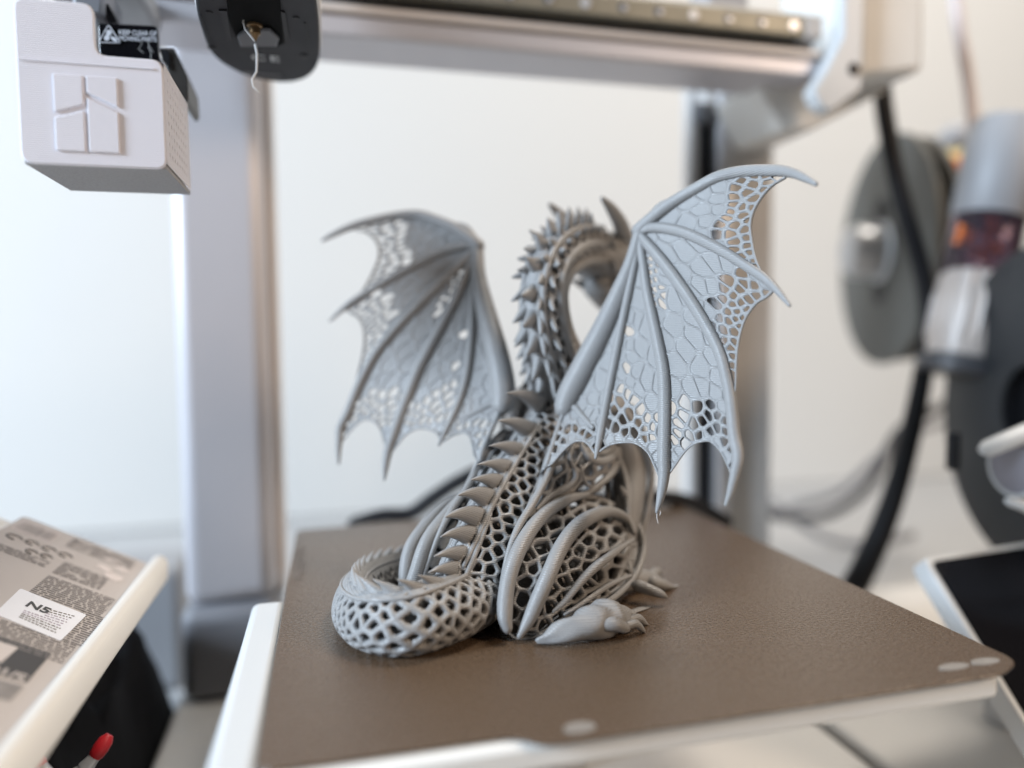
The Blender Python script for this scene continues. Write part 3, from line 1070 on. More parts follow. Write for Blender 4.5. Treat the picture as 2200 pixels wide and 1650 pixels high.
# black soft bag under the tray and red-handled cutter on it
bag = MB()
rb = random.Random(4)
NX, NY = 22, 30
for j in range(NY + 1):
    for i in range(NX + 1):
        x = -0.42 + 0.2075 * i / NX
        y = -0.30 + 0.50 * j / NY
        e = min(i / 3.0, (NX - i) / 1.2, j / 3.0, (NY - j) / 1.5)
        z = -0.151 + 0.082 * min(1, e) ** 0.5 + 0.015 * math.sin(i * 1.3 + 2.4 * math.sin(j * 0.7)) * min(1, e) + 0.008 * math.sin(j * 0.8 + i * 0.3)* min(1, e)
        z = min(z, -0.014)
        bag.v.append((x, y, z if e > 0 else -0.1515))
for j in range(NY):
    for i in range(NX):
        a = j * (NX + 1) + i
        bag.f.append((a, a + 1, a + NX + 2, a + NX + 1))
o = bag.build('black_bag', 'black_soft', angle=180)
tag(o, 'crumpled black bag between the white tray and the printer base', 'bag')
prop = MB().prism([(-0.240, -0.1515), (-0.240, 0.0010), (-0.295, 0.0300), (-0.295, -0.1515)], -0.22, 0.07, axis=1).build('drawer_unit', 'black')
tag(prop, 'black drawer unit under the white tray', 'drawer unit')


def cutter(px, label):
    a, b2, c = (at(*q) for q in px)
    e = tag(empty('hand_tool', a), label, 'tool')
    part(MB().tube([a, a.lerp(b2, 0.5), b2], [0.0030, 0.0033, 0.0030], 14), 'grip', 'red', e)
    part(MB().tube([b2, b2.lerp(c, 0.5), c], [0.0024, 0.0027, 0.0034], 12), 'shank', 'silver', e)
    d = (c - b2).normalized()
    part(MB().tube([c + d * 0.004, c + d * 0.010], [0.005, 0.004], 12), 'pivot', 'silver', e)


cutter([(228, 1590, 0.31), (206, 1622, 0.307), (184, 1650, 0.305)], 'red tipped hand tool lying on the black bag')
cutter([(62, 1622, 0.27), (84, 1644, 0.27), (120, 1690, 0.27)], 'red grip poking from under the white tray edge')

# box behind the left column foot, greyed and widened to imitate the desk's shadow
o = MB().box(-0.30, -0.222, 0.262, 0.33, -0.1515, -0.058).build('shade_grey_box', 'mid_grey', bevel=0.005)
tag(o, 'blurred box greyed for the desk shade, behind the black bag beside the left column foot', 'box')

# ================================================================== the printed dragon
dr = tag(empty('dragon_figurine', (D_O.x, D_O.y, 0)), 'grey printed dragon with openwork body and spread wings on the brown plate', 'figurine')
dr.rotation_euler = (0, 0, math.atan2(D_H.y, D_H.x))


def px_map(fn):
    """surface over the view, in the dragon frame, with its normal towards the viewer"""
    camL = to_loc(CAM_LOC)
    cache = {}

    def f(x, y, h):
        k = (round(x * 20), round(y * 20))
        if k not in cache:
            e = 3.0
            p = fn(x, y)
            n = (fn(x + e, y) - p).cross(fn(x, y + e) - p).normalized()
            if n.dot(camL - p) < 0:
                n = -n
            cache[k] = (p, n)
        p, n = cache[k]
        return p + n * h
    return f


# ---- wings -----------------------------------------------------------------------------------------
def c2(pts):
    return [(1160 + x / 2.0625, 330 + y / 2.0625) for x, y in pts]


wing_anchor = [((1375, 490), .332), ((1755, 395), .263), ((1700, 660), .266), ((1567, 1085), .267), ((1415, 1100), .285), ((1283, 990), .304),
               ((1205, 870), .334), ((1600, 362), .300), ((1180, 985), .318), ((1480, 700), .300), ((1300, 700), .333)]
wing_depth = TPS([a for a, _ in wing_anchor], [d for _, d in wing_anchor], lam=0.02)
W_A = c2([(440, 345)])[0]
FING = [
    c2([(436, 345), (520, 275), (600, 215), (700, 155), (800, 103), (920, 80), (1060, 78), (1130, 90), (1190, 115), (1230, 138)]),
    c2([(440, 350), (500, 332), (570, 336), (650, 356), (740, 396), (840, 450), (930, 508), (1000, 555), (1060, 612), (1112, 675)]),
    c2([(445, 360), (500, 425), (570, 510), (630, 592), (690, 682), (750, 782), (800, 882), (830, 990), (850, 1100), (865, 1250), (882, 1340), (868, 1420), (848, 1500), (828, 1558)]),
    c2([(445, 380), (463, 500), (477, 600), (502, 720), (530, 850), (550, 960), (556, 1060), (556, 1200), (552, 1340), (552, 1430), (538, 1520), (520, 1590)]),
    c2([(440, 400), (422, 500), (398, 620), (366, 770), (340, 900), (315, 1020), (290, 1150), (266, 1270), (250, 1352)]),
]
FRAD = [[13, 13, 12, 11, 11, 11, 11, 9.5, 7.5, 4.5],
        [8, 10, 10.5, 10.5, 10.5, 10, 9.5, 9, 7, 3.5],
        [8, 11, 11.5, 11.5, 11.5, 11.5, 11.5, 11.5, 11.5, 12, 11.5, 9.5, 7, 3.8],
        [7, 9, 10, 11, 12, 12.5, 13, 13, 12.5, 11, 8, 3],
        [7, 8, 8.5, 9, 9, 9, 8.5, 7, 3]]
ARM = c2([(108, 1130), (140, 1060), (210, 925), (290, 765), (355, 620), (405, 490), (436, 380), (452, 330), (478, 298)])
ARAD = [24, 29, 29, 26, 22, 17, 15, 14, 10]
EDGES = [c2([(1085, 108), (1020, 150), (960, 230), (935, 310), (943, 400), (962, 480), (995, 550)]),
         c2([(1045, 598), (1005, 635), (958, 665), (910, 735), (882, 830), (871, 930), (868, 1030), (858, 1110)]),
         c2([(856, 1430), (822, 1350), (790, 1300), (750, 1272), (690, 1282), (640, 1322), (592, 1390), (558, 1436)]),
         c2([(540, 1450), (510, 1380), (480, 1322), (430, 1284), (370, 1278), (310, 1290), (264, 1320)]),
         c2([(246, 1326), (218, 1288), (190, 1272), (150, 1278), (100, 1320), (55, 1372), (28, 1384)])]


def wing_pt(x, y):
    return to_loc(at(x, y, wing_depth(x, y)))


wing_map = px_map(wing_pt)


def seg_of(path, a, b):
    """part of a dense path nearest to point a ... nearest to point b"""
    ia = min(range(len(path)), key=lambda i: (path[i][0] - a[0]) ** 2 + (path[i][1] - a[1]) ** 2)
    ib = min(range(len(path)), key=lambda i: (path[i][0] - b[0]) ** 2 + (path[i][1] - b[1]) ** 2)
    return path[ia:ib + 1] if ia <= ib else list(reversed(path[ib:ia + 1]))


DEN = [[tuple(p) for p in spline(f, 5)] for f in FING]
EDN = [[tuple(p) for p in spline(e, 4)] for e in EDGES]
ARD = [tuple(p) for p in spline(ARM, 4)]


def dist_path(path, x, y):
    return min(math.hypot(x - a, y - b) for a, b in path)


membranes = []
rng = random.Random(31)
OPEN_D = [80, 78, 92, 95, 48]
AXIS = [(0.82, -0.1), (0.75, 0.6), (0.45, 0.9), (0.05, 1.0), (-0.3, 0.95)]
for k in range(5):
    if k < 4:
        fa = seg_of(DEN[k], DEN[k][0], EDN[k][0])
        fb = seg_of(DEN[k + 1], EDN[k][-1], DEN[k + 1][0])
    else:
        fa = seg_of(DEN[4], DEN[4][0], EDN[4][0])
        fb = [EDN[4][-1]] + c2([(70, 1250), (105, 1150)]) + list(ARD[2:-6])
    # thin the long sides
    reg = fa[::2] + EDN[k] + fb[::2]
    ax_, ay_ = AXIS[k]
    L_ = math.hypot(ax_, ay_)
    ax_, ay_ = ax_ / L_, ay_ / L_
    SQ = 0.68

    def fwd(x, y, ax_=ax_, ay_=ay_):
        a = x * ax_ + y * ay_
        b = -x * ay_ + y * ax_
        return (a * SQ, b)

    def inv(a, b, ax_=ax_, ay_=ay_):
        a = a / SQ
        return (a * ax_ - b * ay_, a * ay_ + b * ax_)
    regT = [fwd(*q) for q in reg]
    if area_centroid(regT)[0] < 0:
        regT.reverse()

    def dfn(a, b, k=k):
        x, y = inv(a, b)
        d = dist_path(EDN[k][::3], x, y)
        da = math.hypot(x - W_A[0], y - W_A[1])
        if k == 2 and 60 < da < 165 and x < 1425:
            return 9
        if k == 3 and x < 1372 and y > 680:
            return 15
        return 13 + 18 * min(1, max(0, d - 50) / 120.0)
    seeds = scatter(regT, dfn, rng, 2600)

    def mode(a, b, k=k):
        x, y = inv(a, b)
        d = dist_path(EDN[k][::2], x, y)
        da = math.hypot(x - W_A[0], y - W_A[1])
        df = min(dist_path(DEN[k][::2], x, y), dist_path(DEN[min(4, k + 1)][::2], x, y) if k < 4 else 99)
        if df < 11 and d < 20:
            return None
        if d < 13 and k >= 2:
            return 'fill'
        if df < 9:
            return 'fill'
        if d < OPEN_D[k] * (0.75 + 0.5 * rng.random()):
            return 'open'
        if k == 3 and x < 1368 and y > 690 and rng.random() < 0.55:
            return 'open'
        if k == 2 and 60 < da < 165 and x < 1430:
            return 'open'
        return 'fill'
    mb = lattice(seeds, regT, lambda a, b, h: wing_map(*inv(a, b), h), mode, 3.1, 0.0013, 6.0, veins=0.55, fill_h=0.35)
    membranes.append(mb)


def px_tube(path, rads, n=14, per=5, lift=0.0, fn=wing_map, flat=1.0):
    P = spline([(x, y, r) for (x, y), r in zip(path, rads)], per)
    pts, rr = [], []
    for x, y, r in P:
        p = fn(x, y, lift)
        pts.append(p)
        rr.append(r * depth_of(to_world(p)) / FPX)
    return MB().tube(pts, rr, n, flat=flat)


arm_mb = px_tube(ARM, ARAD, 18)
claw_mb = px_tube(c2([(470, 300), (520, 240), (560, 212), (600, 197)]), [8, 7, 5.5, 3], 10)
strap_mb = px_tube(c2([(110, 1140), (150, 1125), (190, 1165), (235, 1215)]), [7, 8, 7, 5], 10)
bones = [px_tube(FING[k], [q * 1.15 for q in FRAD[k]], 14, lift=0.0007) for k in range(5)]
rims = [px_tube(EDGES[k], [5.0] * len(EDGES[k]), 8, flat=0.55) for k in range(5)]
root_rim = px_tube(c2([(28, 1384), (70, 1250), (105, 1150)]), [7, 6, 6], 8)
for side in (1, -1):
    def S(m):
        return m if side == 1 else m.mirrored()
    wg = S(arm_mb).build('wing', 'pla', dr, angle=180)
    wg['label'] = 'near wing, sharp, its lower edge over the flank' if side == 1 else 'far wing, blurred, left of the neck'
    for k in range(5):
        S(bones[k]).build('finger_bone', 'pla', wg, angle=180)
        S(membranes[k]).build('membrane', 'pla', wg, angle=55, merge=2e-6, fixn=False)
        S(rims[k]).build('membrane_rim', 'pla', wg, angle=180)
    S(root_rim).build('membrane_rim', 'pla', wg, angle=180)
    S(claw_mb).build('wing_claw', 'pla', wg, angle=180)
    S(strap_mb).build('wing_strap', 'pla', wg, angle=180)
    if side == 1:   # fine strings left by the nozzle
        for pth in (c2([(520, 1585), (518, 1612), (524, 1640)]), c2([(545, 1500), (552, 1490), (556, 1502)]), c2([(880, 1360), (886, 1385), (878, 1400)]), c2([(528, 1575), (534, 1590), (530, 1604)])):
            px_tube(pth, [0.9, 0.7, 0.4], 5).build('loose_string', 'strand', wg, angle=180)

# ---- torso: openwork tube ---------------------------------------------------------------------------
# stations: ridge (f, z), belly (f, z), half width
ST = [(-0.086, 0.0165, -0.064, 0.003, 0.0110), (-0.079, 0.0255, -0.046, 0.004, 0.0165), (-0.067, 0.0375, -0.032, 0.009, 0.0185), (-0.0555, 0.0490, -0.018, 0.016, 0.0190),
      (-0.040, 0.0605, -0.002, 0.027, 0.0185), (-0.020, 0.0740, 0.016, 0.040, 0.0170), (-0.006, 0.0850, 0.030, 0.058, 0.0160), (-0.001, 0.0965, 0.030, 0.080, 0.0150), (-0.005, 0.112, 0.018, 0.106, 0.0125)]
dense = [tuple(q) for q in spline(ST, 10)]
slen = [0.0]
for a, b in zip(dense, dense[1:]):
    slen.append(slen[-1] + math.hypot((a[0] + a[2] - b[0] - b[2]) / 2, (a[1] + a[3] - b[1] - b[3]) / 2))
TL_ = slen[-1]


def torso_pt(s, th, grow=0.0):
    s = min(max(s, 0), TL_ - 1e-9)
    i = max(0, min(len(slen) - 2, int(np.searchsorted(slen, s) - 1)))
    t = (s - slen[i]) / max(1e-9, slen[i + 1] - slen[i])
    q = [dense[i][k] * (1 - t) + dense[i + 1][k] * t for k in range(5)]
    c = Vector(((q[0] + q[2]) / 2, 0, (q[1] + q[3]) / 2))
    A = Vector(((q[0] - q[2]) / 2, 0, (q[1] - q[3]) / 2))
    ca, sa = math.cos(th), math.sin(th)
    cc = math.copysign(abs(ca) ** 1.1, ca)
    ss = math.copysign(abs(sa) ** 1.25, sa)
    L = A.length
    return c + A * (cc * (1 + grow / L)) + Vector((0, -1, 0)) * (ss * (q[4] + grow))


RM_T = 0.019


def torso_map(x, y, h):
    return torso_pt(x, y / RM_T, h)


def tube_seeds(L, circ, a, b, jit, rng, stag=True):
    """staggered rows along s and round the tube"""
    nb = max(3, int(round(circ / b)))
    na = max(2, int(round(L / a)))
    pts = []
    for i in range(na):
        for j in range(nb):
            x = (i + 0.5) * L / na
            y = -circ / 2 + (j + (0.5 if (i % 2 and stag) else 0.0)) * circ / nb
            pts.append((x + rng.uniform(-jit, jit) * a, y + rng.uniform(-jit, jit) * b))
    return pts


def periodic(pts, circ):
    return [(x, y + circ) for x, y in pts] + [(x, y - circ) for x, y in pts]


circ = 2 * math.pi * RM_T
rng = random.Random(8)
seeds = tube_seeds(TL_, circ, 0.0046, 0.0053, 0.24, rng)


def tmode(x, y):
    th = abs((y / RM_T + math.pi) % (2 * math.pi) - math.pi)
    if th < 0.20:
        return 'fill'
    return 'open'


tm = lattice(seeds, lambda sx, sy: [(0, sy - 0.02), (TL_, sy - 0.02), (TL_, sy + 0.02), (0, sy + 0.02)], torso_map, tmode, 0.00085, 0.0022, 0.0011, others=periodic(seeds, circ), veins=0.8, fill_h=0.8, inner=3.6)
torso = tm.build('torso', 'pla', dr, angle=180, merge=2e-6, fixn=False)


def core_tube(fn, L, ns, nt, g):
    m = MB()
    for i in range(ns + 1):
        for k in range(nt):
            m.v.append(tuple(fn(L * (0.02 + 0.96 * i / ns), 2 * math.pi * k / nt, g)))
    for i in range(ns):
        for k in range(nt):
            k2 = (k + 1) % nt
            m.f.append((i * nt + k, i * nt + k2, (i + 1) * nt + k2, (i + 1) * nt + k))
    return m


core_tube(torso_pt, TL_, 40, 28, -0.0050).build('shade_core', 'pla', torso, angle=180)  # solid core added inside to block light and darken the holes
# cords along the flank: beside the ridge, and where the flank meets the haunch
for sg in (1, -1):
    for th0, th1, s0, s1, r in ((0.32, 0.30, 0.10, 0.62, 0.0014), (0.50, 0.36, 0.00, 0.26, 0.0011)):
        pts = [torso_pt(TL_ * (s0 + (s1 - s0) * q / 24), sg * (th0 + (th1 - th0) * q / 24), 0.0008) for q in range(25)]
        MB().tube(pts, [r * (0.5 + 0.5 * math.sin(math.pi * (0.1 + 0.8 * q / 24))) for q in range(25)], 8).build('flank_cord', 'pla', torso, angle=180)


# ---- spikes -----------------------------------------------------------------------------------------
def spike(base, tip, length_dir, blen, thick, sag, name='spine_spike', parent=dr, lat=None):
    """fin-like spike: base centre, tip, direction of the base line, base half length"""
    base, tip = Vector(base), Vector(tip)
    ld = Vector(length_dir).normalized()
    lat_ = Vector(lat) if lat else (tip - base).cross(ld).normalized()
    m = MB()
    N = 7
    n = 10
    vs, fs = [], []
    for i in range(N):
        t = i / (N - 1)
        c = base.lerp(tip, t) + ld * (sag * 4 * t * (1 - t))
        k = (1 - t) ** 0.9
        hl = blen * k + 0.00025
        tw = thick * (k ** 0.8) + 0.00022
        for q in range(n):
            a = 2 * math.pi * q / n
            groove = 1 - 0.16 * math.cos(4 * a)
            vs.append(c + ld * (hl * math.cos(a)) + lat_ * (tw * math.sin(a) * groove))
    for i in range(N - 1):
        for q in range(n):
            fs.append((i * n + q, i * n + (q + 1) % n, (i + 1) * n + (q + 1) % n, (i + 1) * n + q))
    fs.append(tuple(range((N - 1) * n, N * n)))
    m.add(vs, fs)
    return m.build(name, 'pla', parent, angle=60)


sp_base = [(1152, 862), (1128, 921), (1105, 966), (1083, 1002), (1062, 1034), (1040, 1069), (1023, 1112), (1012, 1152), (999, 1192), (984, 1224)]
sp_tip = [(1088, 845), (1069, 904), (1051, 958), (1025, 998), (1011, 1031), (984, 1064), (956, 1111), (947, 1153), (933, 1195), (922, 1229)]
for i, (b_, t_) in enumerate(zip(sp_base, sp_tip)):
    B = on_lat(b_[0] + 6, b_[1] + 4, 0.0)
    Tp = on_lat(*t_, 0.0)
    j = min(i + 1, 9)
    ld = on_lat(*sp_base[j], 0) - on_lat(*sp_base[j - 1], 0)
    spike(B, Tp, ld, 0.0054, 0.0032, -0.0020, lat=(0, 1, 0))

# ---- tail -------------------------------------------------------------------------------------------
TC = [(-0.044, -0.036, 0.0165), (-0.056, -0.0495, 0.0163), (-0.068, -0.0605, 0.0142), (-0.0805, -0.0660, 0.0117), (-0.0920, -0.0590, 0.0099), (-0.0975, -0.0430, 0.0090), (-0.0975, -0.0250, 0.0083),
      (-0.0920, -0.0060, 0.0076), (-0.0810, 0.0110, 0.0067), (-0.0660, 0.0240, 0.0056), (-0.0480, 0.0310, 0.0044), (-0.0320, 0.0320, 0.0026)]
td = spline(TC, 10)
tl = [0.0]
for a, b in zip(td, td[1:]):
    tl.append(tl[-1] + math.hypot(a[0] - b[0], a[1] - b[1]))
TLEN = tl[-1]


def tail_frame(s):
    s = min(max(s, 0), TLEN - 1e-9)
    i = max(0, min(len(tl) - 2, int(np.searchsorted(tl, s) - 1)))
    t = (s - tl[i]) / max(1e-9, tl[i + 1] - tl[i])
    q = td[i] * (1 - t) + td[i + 1] * t
    i0, i1 = max(0, i - 2), min(len(td) - 1, i + 3)
    d = td[i1] - td[i0]
    tx = Vector((d[0], d[1], 0)).normalized()
    side = Vector((tx.y, -tx.x, 0))
    return Vector((q[0], q[1], q[2] * 0.93)), tx, side, q[2]


def tail_pt(s, th, grow=0.0):
    c, tx, side, r = tail_frame(s)
    ca = math.cos(th)
    q_ = min(1.0, max(0.0, (s - 0.018) / 0.045))
    q_ = q_ * q_ * (3 - 2 * q_)
    z = ca * (r * (0.93 if ca < 0 else 0.50 + 0.72 * q_) + grow)
    wd = 0.50 + 0.56 * ((1 - ca) / 2) ** 0.5
    return to_loc(c + Vector((0, 0, z)) + side * (math.sin(th) * (r * wd * 1.08 + grow)))


RM_L = 0.0095
circ = 2 * math.pi * RM_L
rng = random.Random(12)
seeds = tube_seeds(TLEN, circ, 0.0027, 0.0056, 0.27, rng)


def lmode(x, y):
    th = abs((y / RM_L + math.pi) % (2 * math.pi) - math.pi)
    lim = 0.30 + 0.70 * min(1, max(0, (x - 0.03) / 0.06))
    return 'fill' if th < lim else 'open'


lm = lattice(seeds, lambda sx, sy: [(0, sy - 0.015), (TLEN, sy - 0.015), (TLEN, sy + 0.015), (0, sy + 0.015)], lambda x, y, h: tail_pt(x, y / RM_L, h), lmode, 0.00100, 0.0020, 0.0010,
             others=periodic(seeds, circ), veins=0.8, fill_h=0.85, inner=3.2)
tail = lm.build('tail', 'pla', dr, angle=180, merge=2e-6, fixn=False)
core_tube(tail_pt, TLEN * 0.86, 60, 16, -0.0038).build('shade_core', 'pla', tail, angle=180)  # core added in the tail so that its holes turn dark
for th0, th1, s0, s1, r in ((-0.40, -0.95, 0.10, 0.60, 0.0012), (0.40, 0.95, 0.10, 0.95, 0.0011)):
    MB().tube([tail_pt(TLEN * (s0 + (s1 - s0) * q / 40), th0 + (th1 - th0) * q / 40, 0.0009) for q in range(41)], [r * (1 - 0.5 * q / 40) for q in range(41)], 8).build('tail_cord', 'pla', tail, angle=180)
nsp = 19
for i in range(nsp):
    s = TLEN * (0.175 + 0.78 * i / (nsp - 1))
    c, tx, side, r = tail_frame(s)
    top = tail_pt(s, 0.0, -0.001)
    hgt = 0.0062 * (1 - 0.65 * i / nsp)
    T_ = to_loc(to_world(top) + Vector((0, 0, hgt)) + tx * 0.0105 * (1 - 0.5 * i / nsp))
    spike(top, T_, to_loc(to_world(top) + tx) - top, 0.0058 * (1 - 0.5 * i / nsp), 0.0026 * (1 - 0.5 * i / nsp), -0.0009, 'tail_spike', dr)

# ---- haunches ---------------------------------------------------------------------------------------
hl = [((1085, 1362), .0235), ((1074, 1250), .0180), ((1125, 1130), .0170), ((1190, 1080), .0200), ((1260, 1062), .0250), ((1330, 1085), .0330), ((1370, 1170), .0430), ((1345, 1245), .0450),
      ((1300, 1292), .0460), ((1220, 1325), .0400), ((1150, 1375), .0330), ((1220, 1200), .0365), ((1290, 1180), .0435), ((1150, 1220), .0290), ((1120, 1370), .0280)]
h_lat = TPS([a for a, _ in hl], [v_ for _, v_ in hl], lam=0.01)
h_map = px_map(lambda x, y: on_lat(x, y, h_lat(x, y)))
h_reg = [tuple(q) for q in spline([(1082, 1352), (1074, 1300), (1084, 1215), (1122, 1135), (1188, 1082), (1262, 1062), (1324, 1082), (1362, 1122), (1372, 1180), (1352, 1240), (1302, 1288), (1222, 1326), (1150, 1370), (1112, 1374), (1082, 1352)], 4)][:-1]
if area_centroid(h_reg)[0] < 0:
    h_reg.reverse()
rng = random.Random(17)
RIBS = [([(1256, 1070), (1215, 1082), (1170, 1110), (1135, 1152), (1108, 1205), (1090, 1262), (1082, 1320), (1086, 1352)], [4, 8, 10.5, 11.5, 12, 12, 12, 8]),
        ([(1352, 1150), (1338, 1122), (1310, 1108), (1280, 1112), (1240, 1136), (1204, 1178), (1178, 1226), (1154, 1282), (1134, 1330), (1112, 1366)], [4, 6, 8, 10, 11.5, 12, 12, 12, 10, 5]),
        ([(1350, 1162), (1310, 1186), (1270, 1216), (1236, 1252), (1205, 1290), (1182, 1312)], [3, 7, 9, 8, 6, 3]),
        ([(1362, 1130), (1372, 1180), (1352, 1238), (1304, 1286), (1240, 1318), (1176, 1352)], [4, 6, 6, 6, 5, 4]),
        ([(1345, 1235), (1300, 1255), (1250, 1288), (1205, 1318)], [3, 5, 5, 3])]
seeds = scatter(h_reg, lambda x, y: 24 if x > 1200 else 28, rng, 3000)
hm = lattice(seeds, h_reg, lambda x, y, h: h_map(x, y, h - 0.0012), lambda x, y: 'open', 4.8, 0.0022, 6.0, veins=0.8, fill_h=0.8, inner=3.4)
hm.v = [(x, y, max(z, 0.0004)) for x, y, z in hm.v]
ribs = [px_tube(p, [q * (1.42 if i_ < 2 else 1.15) for q in r_], 12, 5, 0.0026, h_map) for i_, (p, r_) in enumerate(RIBS)]
for m_ in ribs:
    m_.v = [(x, y, max(z, 0.0002)) for x, y, z in m_.v]


def above(z):
    """rest softly on the plate: heights below 1 mm are squeezed towards it"""
    return z if z > 0.001 else 0.0002 + 0.0008 * math.exp((z - 0.001) / 0.0012)


def px_tube_lat(path, lats, rads, n=12, per=5, flat=1.0):
    P = spline([(*on_lat(x, y, l), r) for (x, y), l, r in zip(path, lats, rads)], per)
    return MB().tube([q[:3] for q in P], [q[3] * depth_of(to_world(q[:3])) / FPX for q in P], n, flat=flat)


# backing sheet added behind the openwork to block light and darken its holes
def backing(reg, fn, depth):
    m = MB()
    A_, c_ = area_centroid(reg)
    n_ = len(reg)
    steps = (0.97, 0.75, 0.5, 0.25, 0.05)
    for t in steps:
        for x, y in reg:
            m.v.append(tuple(fn(c_[0] + (x - c_[0]) * t, c_[1] + (y - c_[1]) * t, -depth)))
    for k in range(len(steps) - 1):
        for q in range(n_):
            q2 = (q + 1) % n_
            m.f.append((k * n_ + q, k * n_ + q2, (k + 1) * n_ + q2, (k + 1) * n_ + q))
    m.f.append(tuple(range((len(steps) - 1) * n_, len(steps) * n_)))
    m.v = [(x, y, max(z, 0.0005)) for x, y, z in m.v]
    return m


inner = backing(h_reg, h_map, 0.0060)

# hind foot: heel, ankle, instep, toes
foot = px_tube_lat([(1160, 1377), (1200, 1361), (1250, 1345), (1295, 1331), (1324, 1329), (1342, 1336)], [.037, .0425, .049, .0535, .0565, .058], [9, 20, 32, 40, 33, 18], 16)
folds = []
for fx, r_ in ((1205, 27), (1222, 31), (1240, 34), (1258, 37)):
    folds.append(px_tube_lat([(fx + 8, 1384 - (fx - 1200) * 0.12), (fx, 1366 - (fx - 1200) * 0.2), (fx + 2, 1345 - (fx - 1200) * 0.35), (fx + 14, 1330 - (fx - 1200) * 0.5)], [.047 + (fx - 1205) * .00013] * 4, [2, 3.2, 3.2, 1.6], 8))
foot.v = [(x + 0.0006 * math.sin(z * 900 + y * 500), y + 0.0010 * math.sin(x * 560) * math.cos(z * 420) , above(z * (1 + 0.06 * math.sin(x * 700)))) for x, y, z in foot.v]
shin = px_tube_lat([(1352, 1215), (1318, 1270), (1285, 1312)], [.052, .051, .050], [22, 24, 26], 12)
toes, claws = [], []
for dx, dy, dl in ((0, 2, 0), (-6, 14, 0.002), (8, -12, -0.006)):
    toe = px_tube_lat([(1288 + dx, 1330 + dy), (1322 + dx, 1326 + dy), (1350 + dx, 1336 + dy)], [.052 + dl, .0570 + dl, .0605 + dl], [16, 16, 11], 12)
    toe.v = [(x, y, above(z)) for x, y, z in toe.v]
    toes.append(toe)
    claw = px_tube_lat([(1352 + dx, 1330 + dy), (1372 + dx, 1326 + dy), (1386 + dx, 1340 + dy), (1391 + dx, 1352 + dy)], [.0605 + dl, .0625 + dl, .064 + dl, .0646 + dl], [9, 9, 6, 2.5], 10)
    claw.v = [(x, y, above(z)) for x, y, z in claw.v]
    claws.append(claw)

# shoulder and upper arm: openwork with long holes and sweeping cords
s_lat = TPS([(1190, 960), (1250, 945), (1380, 950), (1345, 1060), (1262, 1060), (1190, 1080), (1135, 1110), (1260, 1000)], [.0160, .022, .030, .030, .026, .0205, .0180, .028], lam=0.01)
s_map = px_map(lambda x, y: on_lat(x, y, s_lat(x, y)))
s_reg = [(1182, 955), (1215, 940), (1260, 935), (1310, 940), (1322, 975), (1312, 1015), (1288, 1050), (1262, 1062), (1225, 1068), (1188, 1082), (1150, 1105), (1128, 1128), (1140, 1085), (1165, 1020)]
if area_centroid(s_reg)[0] < 0:
    s_reg.reverse()
sq = 0.6
rng = random.Random(5)
ca_, sa_ = math.cos(2.15), math.sin(2.15)


def sf(x, y):
    return ((x * ca_ + y * sa_) * sq, -x * sa_ + y * ca_)


def si(a, b):
    a /= sq
    return (a * ca_ - b * sa_, a * sa_ + b * ca_)


srT = [sf(*q) for q in s_reg]
if area_centroid(srT)[0] < 0:
    srT.reverse()
seeds = scatter(srT, lambda x, y: 21, rng, 1500)
sm_ = lattice(seeds, srT, lambda a, b, h: s_map(*si(a, b), h), lambda x, y: 'open', 3.6, 0.0024, 6.0, veins=0.8, fill_h=0.8, inner=2.0)
SCORD = [([(1196, 975), (1170, 1030), (1140, 1085), (1112, 1130), (1092, 1180), (1078, 1240), (1068, 1300)], [8, 9, 9, 8, 7, 6, 5]),
         ([(1232, 950), (1222, 985), (1235, 1020), (1215, 1045), (1180, 1065), (1150, 1095)], [5, 6, 7, 9, 8, 5]),
         ([(1245, 955), (1262, 985), (1292, 992), (1318, 975), (1330, 950)], [7, 9, 10, 9, 6]),
         ([(1255, 945), (1275, 970), (1300, 972), (1318, 950)], [4, 6, 6, 4]),
         ([(1330, 955), (1318, 1005), (1290, 1035), (1250, 1062)], [6, 8, 8, 5]),
         ([(1245, 1000), (1255, 1035), (1275, 1050)], [3.5, 4, 3.5])]
scords = [px_tube(p, r_, 10, 5, 0.0008, s_map) for p, r_ in SCORD]

# front leg: upper and lower, openwork, spurs and foot
FL = [(0.018, -0.022, 0.082, 0.0135), (0.026, -0.027, 0.066, 0.0135), (0.024, -0.032, 0.050, 0.0115), (0.014, -0.035, 0.034, 0.0098), (0.005, -0.036, 0.020, 0.0085), (-0.001, -0.038, 0.010, 0.0088)]
fd = [tuple(q) for q in spline(FL, 6)]
fl_core = MB().tube([q[:3] for q in fd], [q[3] * 0.80 for q in fd], 14)
fcords = []
for a0, tw in ((0.3, 1.3), (1.6, 1.6), (2.9, 1.2), (4.2, 1.5), (5.4, 1.3)):
    pts = []
    for i, q in enumerate(fd):
        a = a0 + tw * i / len(fd)
        pts.append(Vector(q[:3]) + Vector((math.cos(a), math.sin(a), 0)) * q[3])
    fcords.append(MB().tube(pts, 0.0017, 8))
spurs = []
for (bx, tx_) in (((1352, 1085), (1334, 1046)), ((1372, 1130), (1384, 1098)), ((1365, 1160), (1372, 1138))):
    spurs.append((on_lat(*bx, 0.036), on_lat(*tx_, 0.036)))
FF = []
f0 = to_loc(on_axis(1335, 1268, 2, 0.004))
ffoot = px_tube_lat([(1322, 1252), (1350, 1246), (1385, 1248), (1412, 1254)], [.040, .043, .048, .0525], [24, 26, 24, 18], 12)
ffoot.v = [(x, y, above(z)) for x, y, z in ffoot.v]
ftoes = []
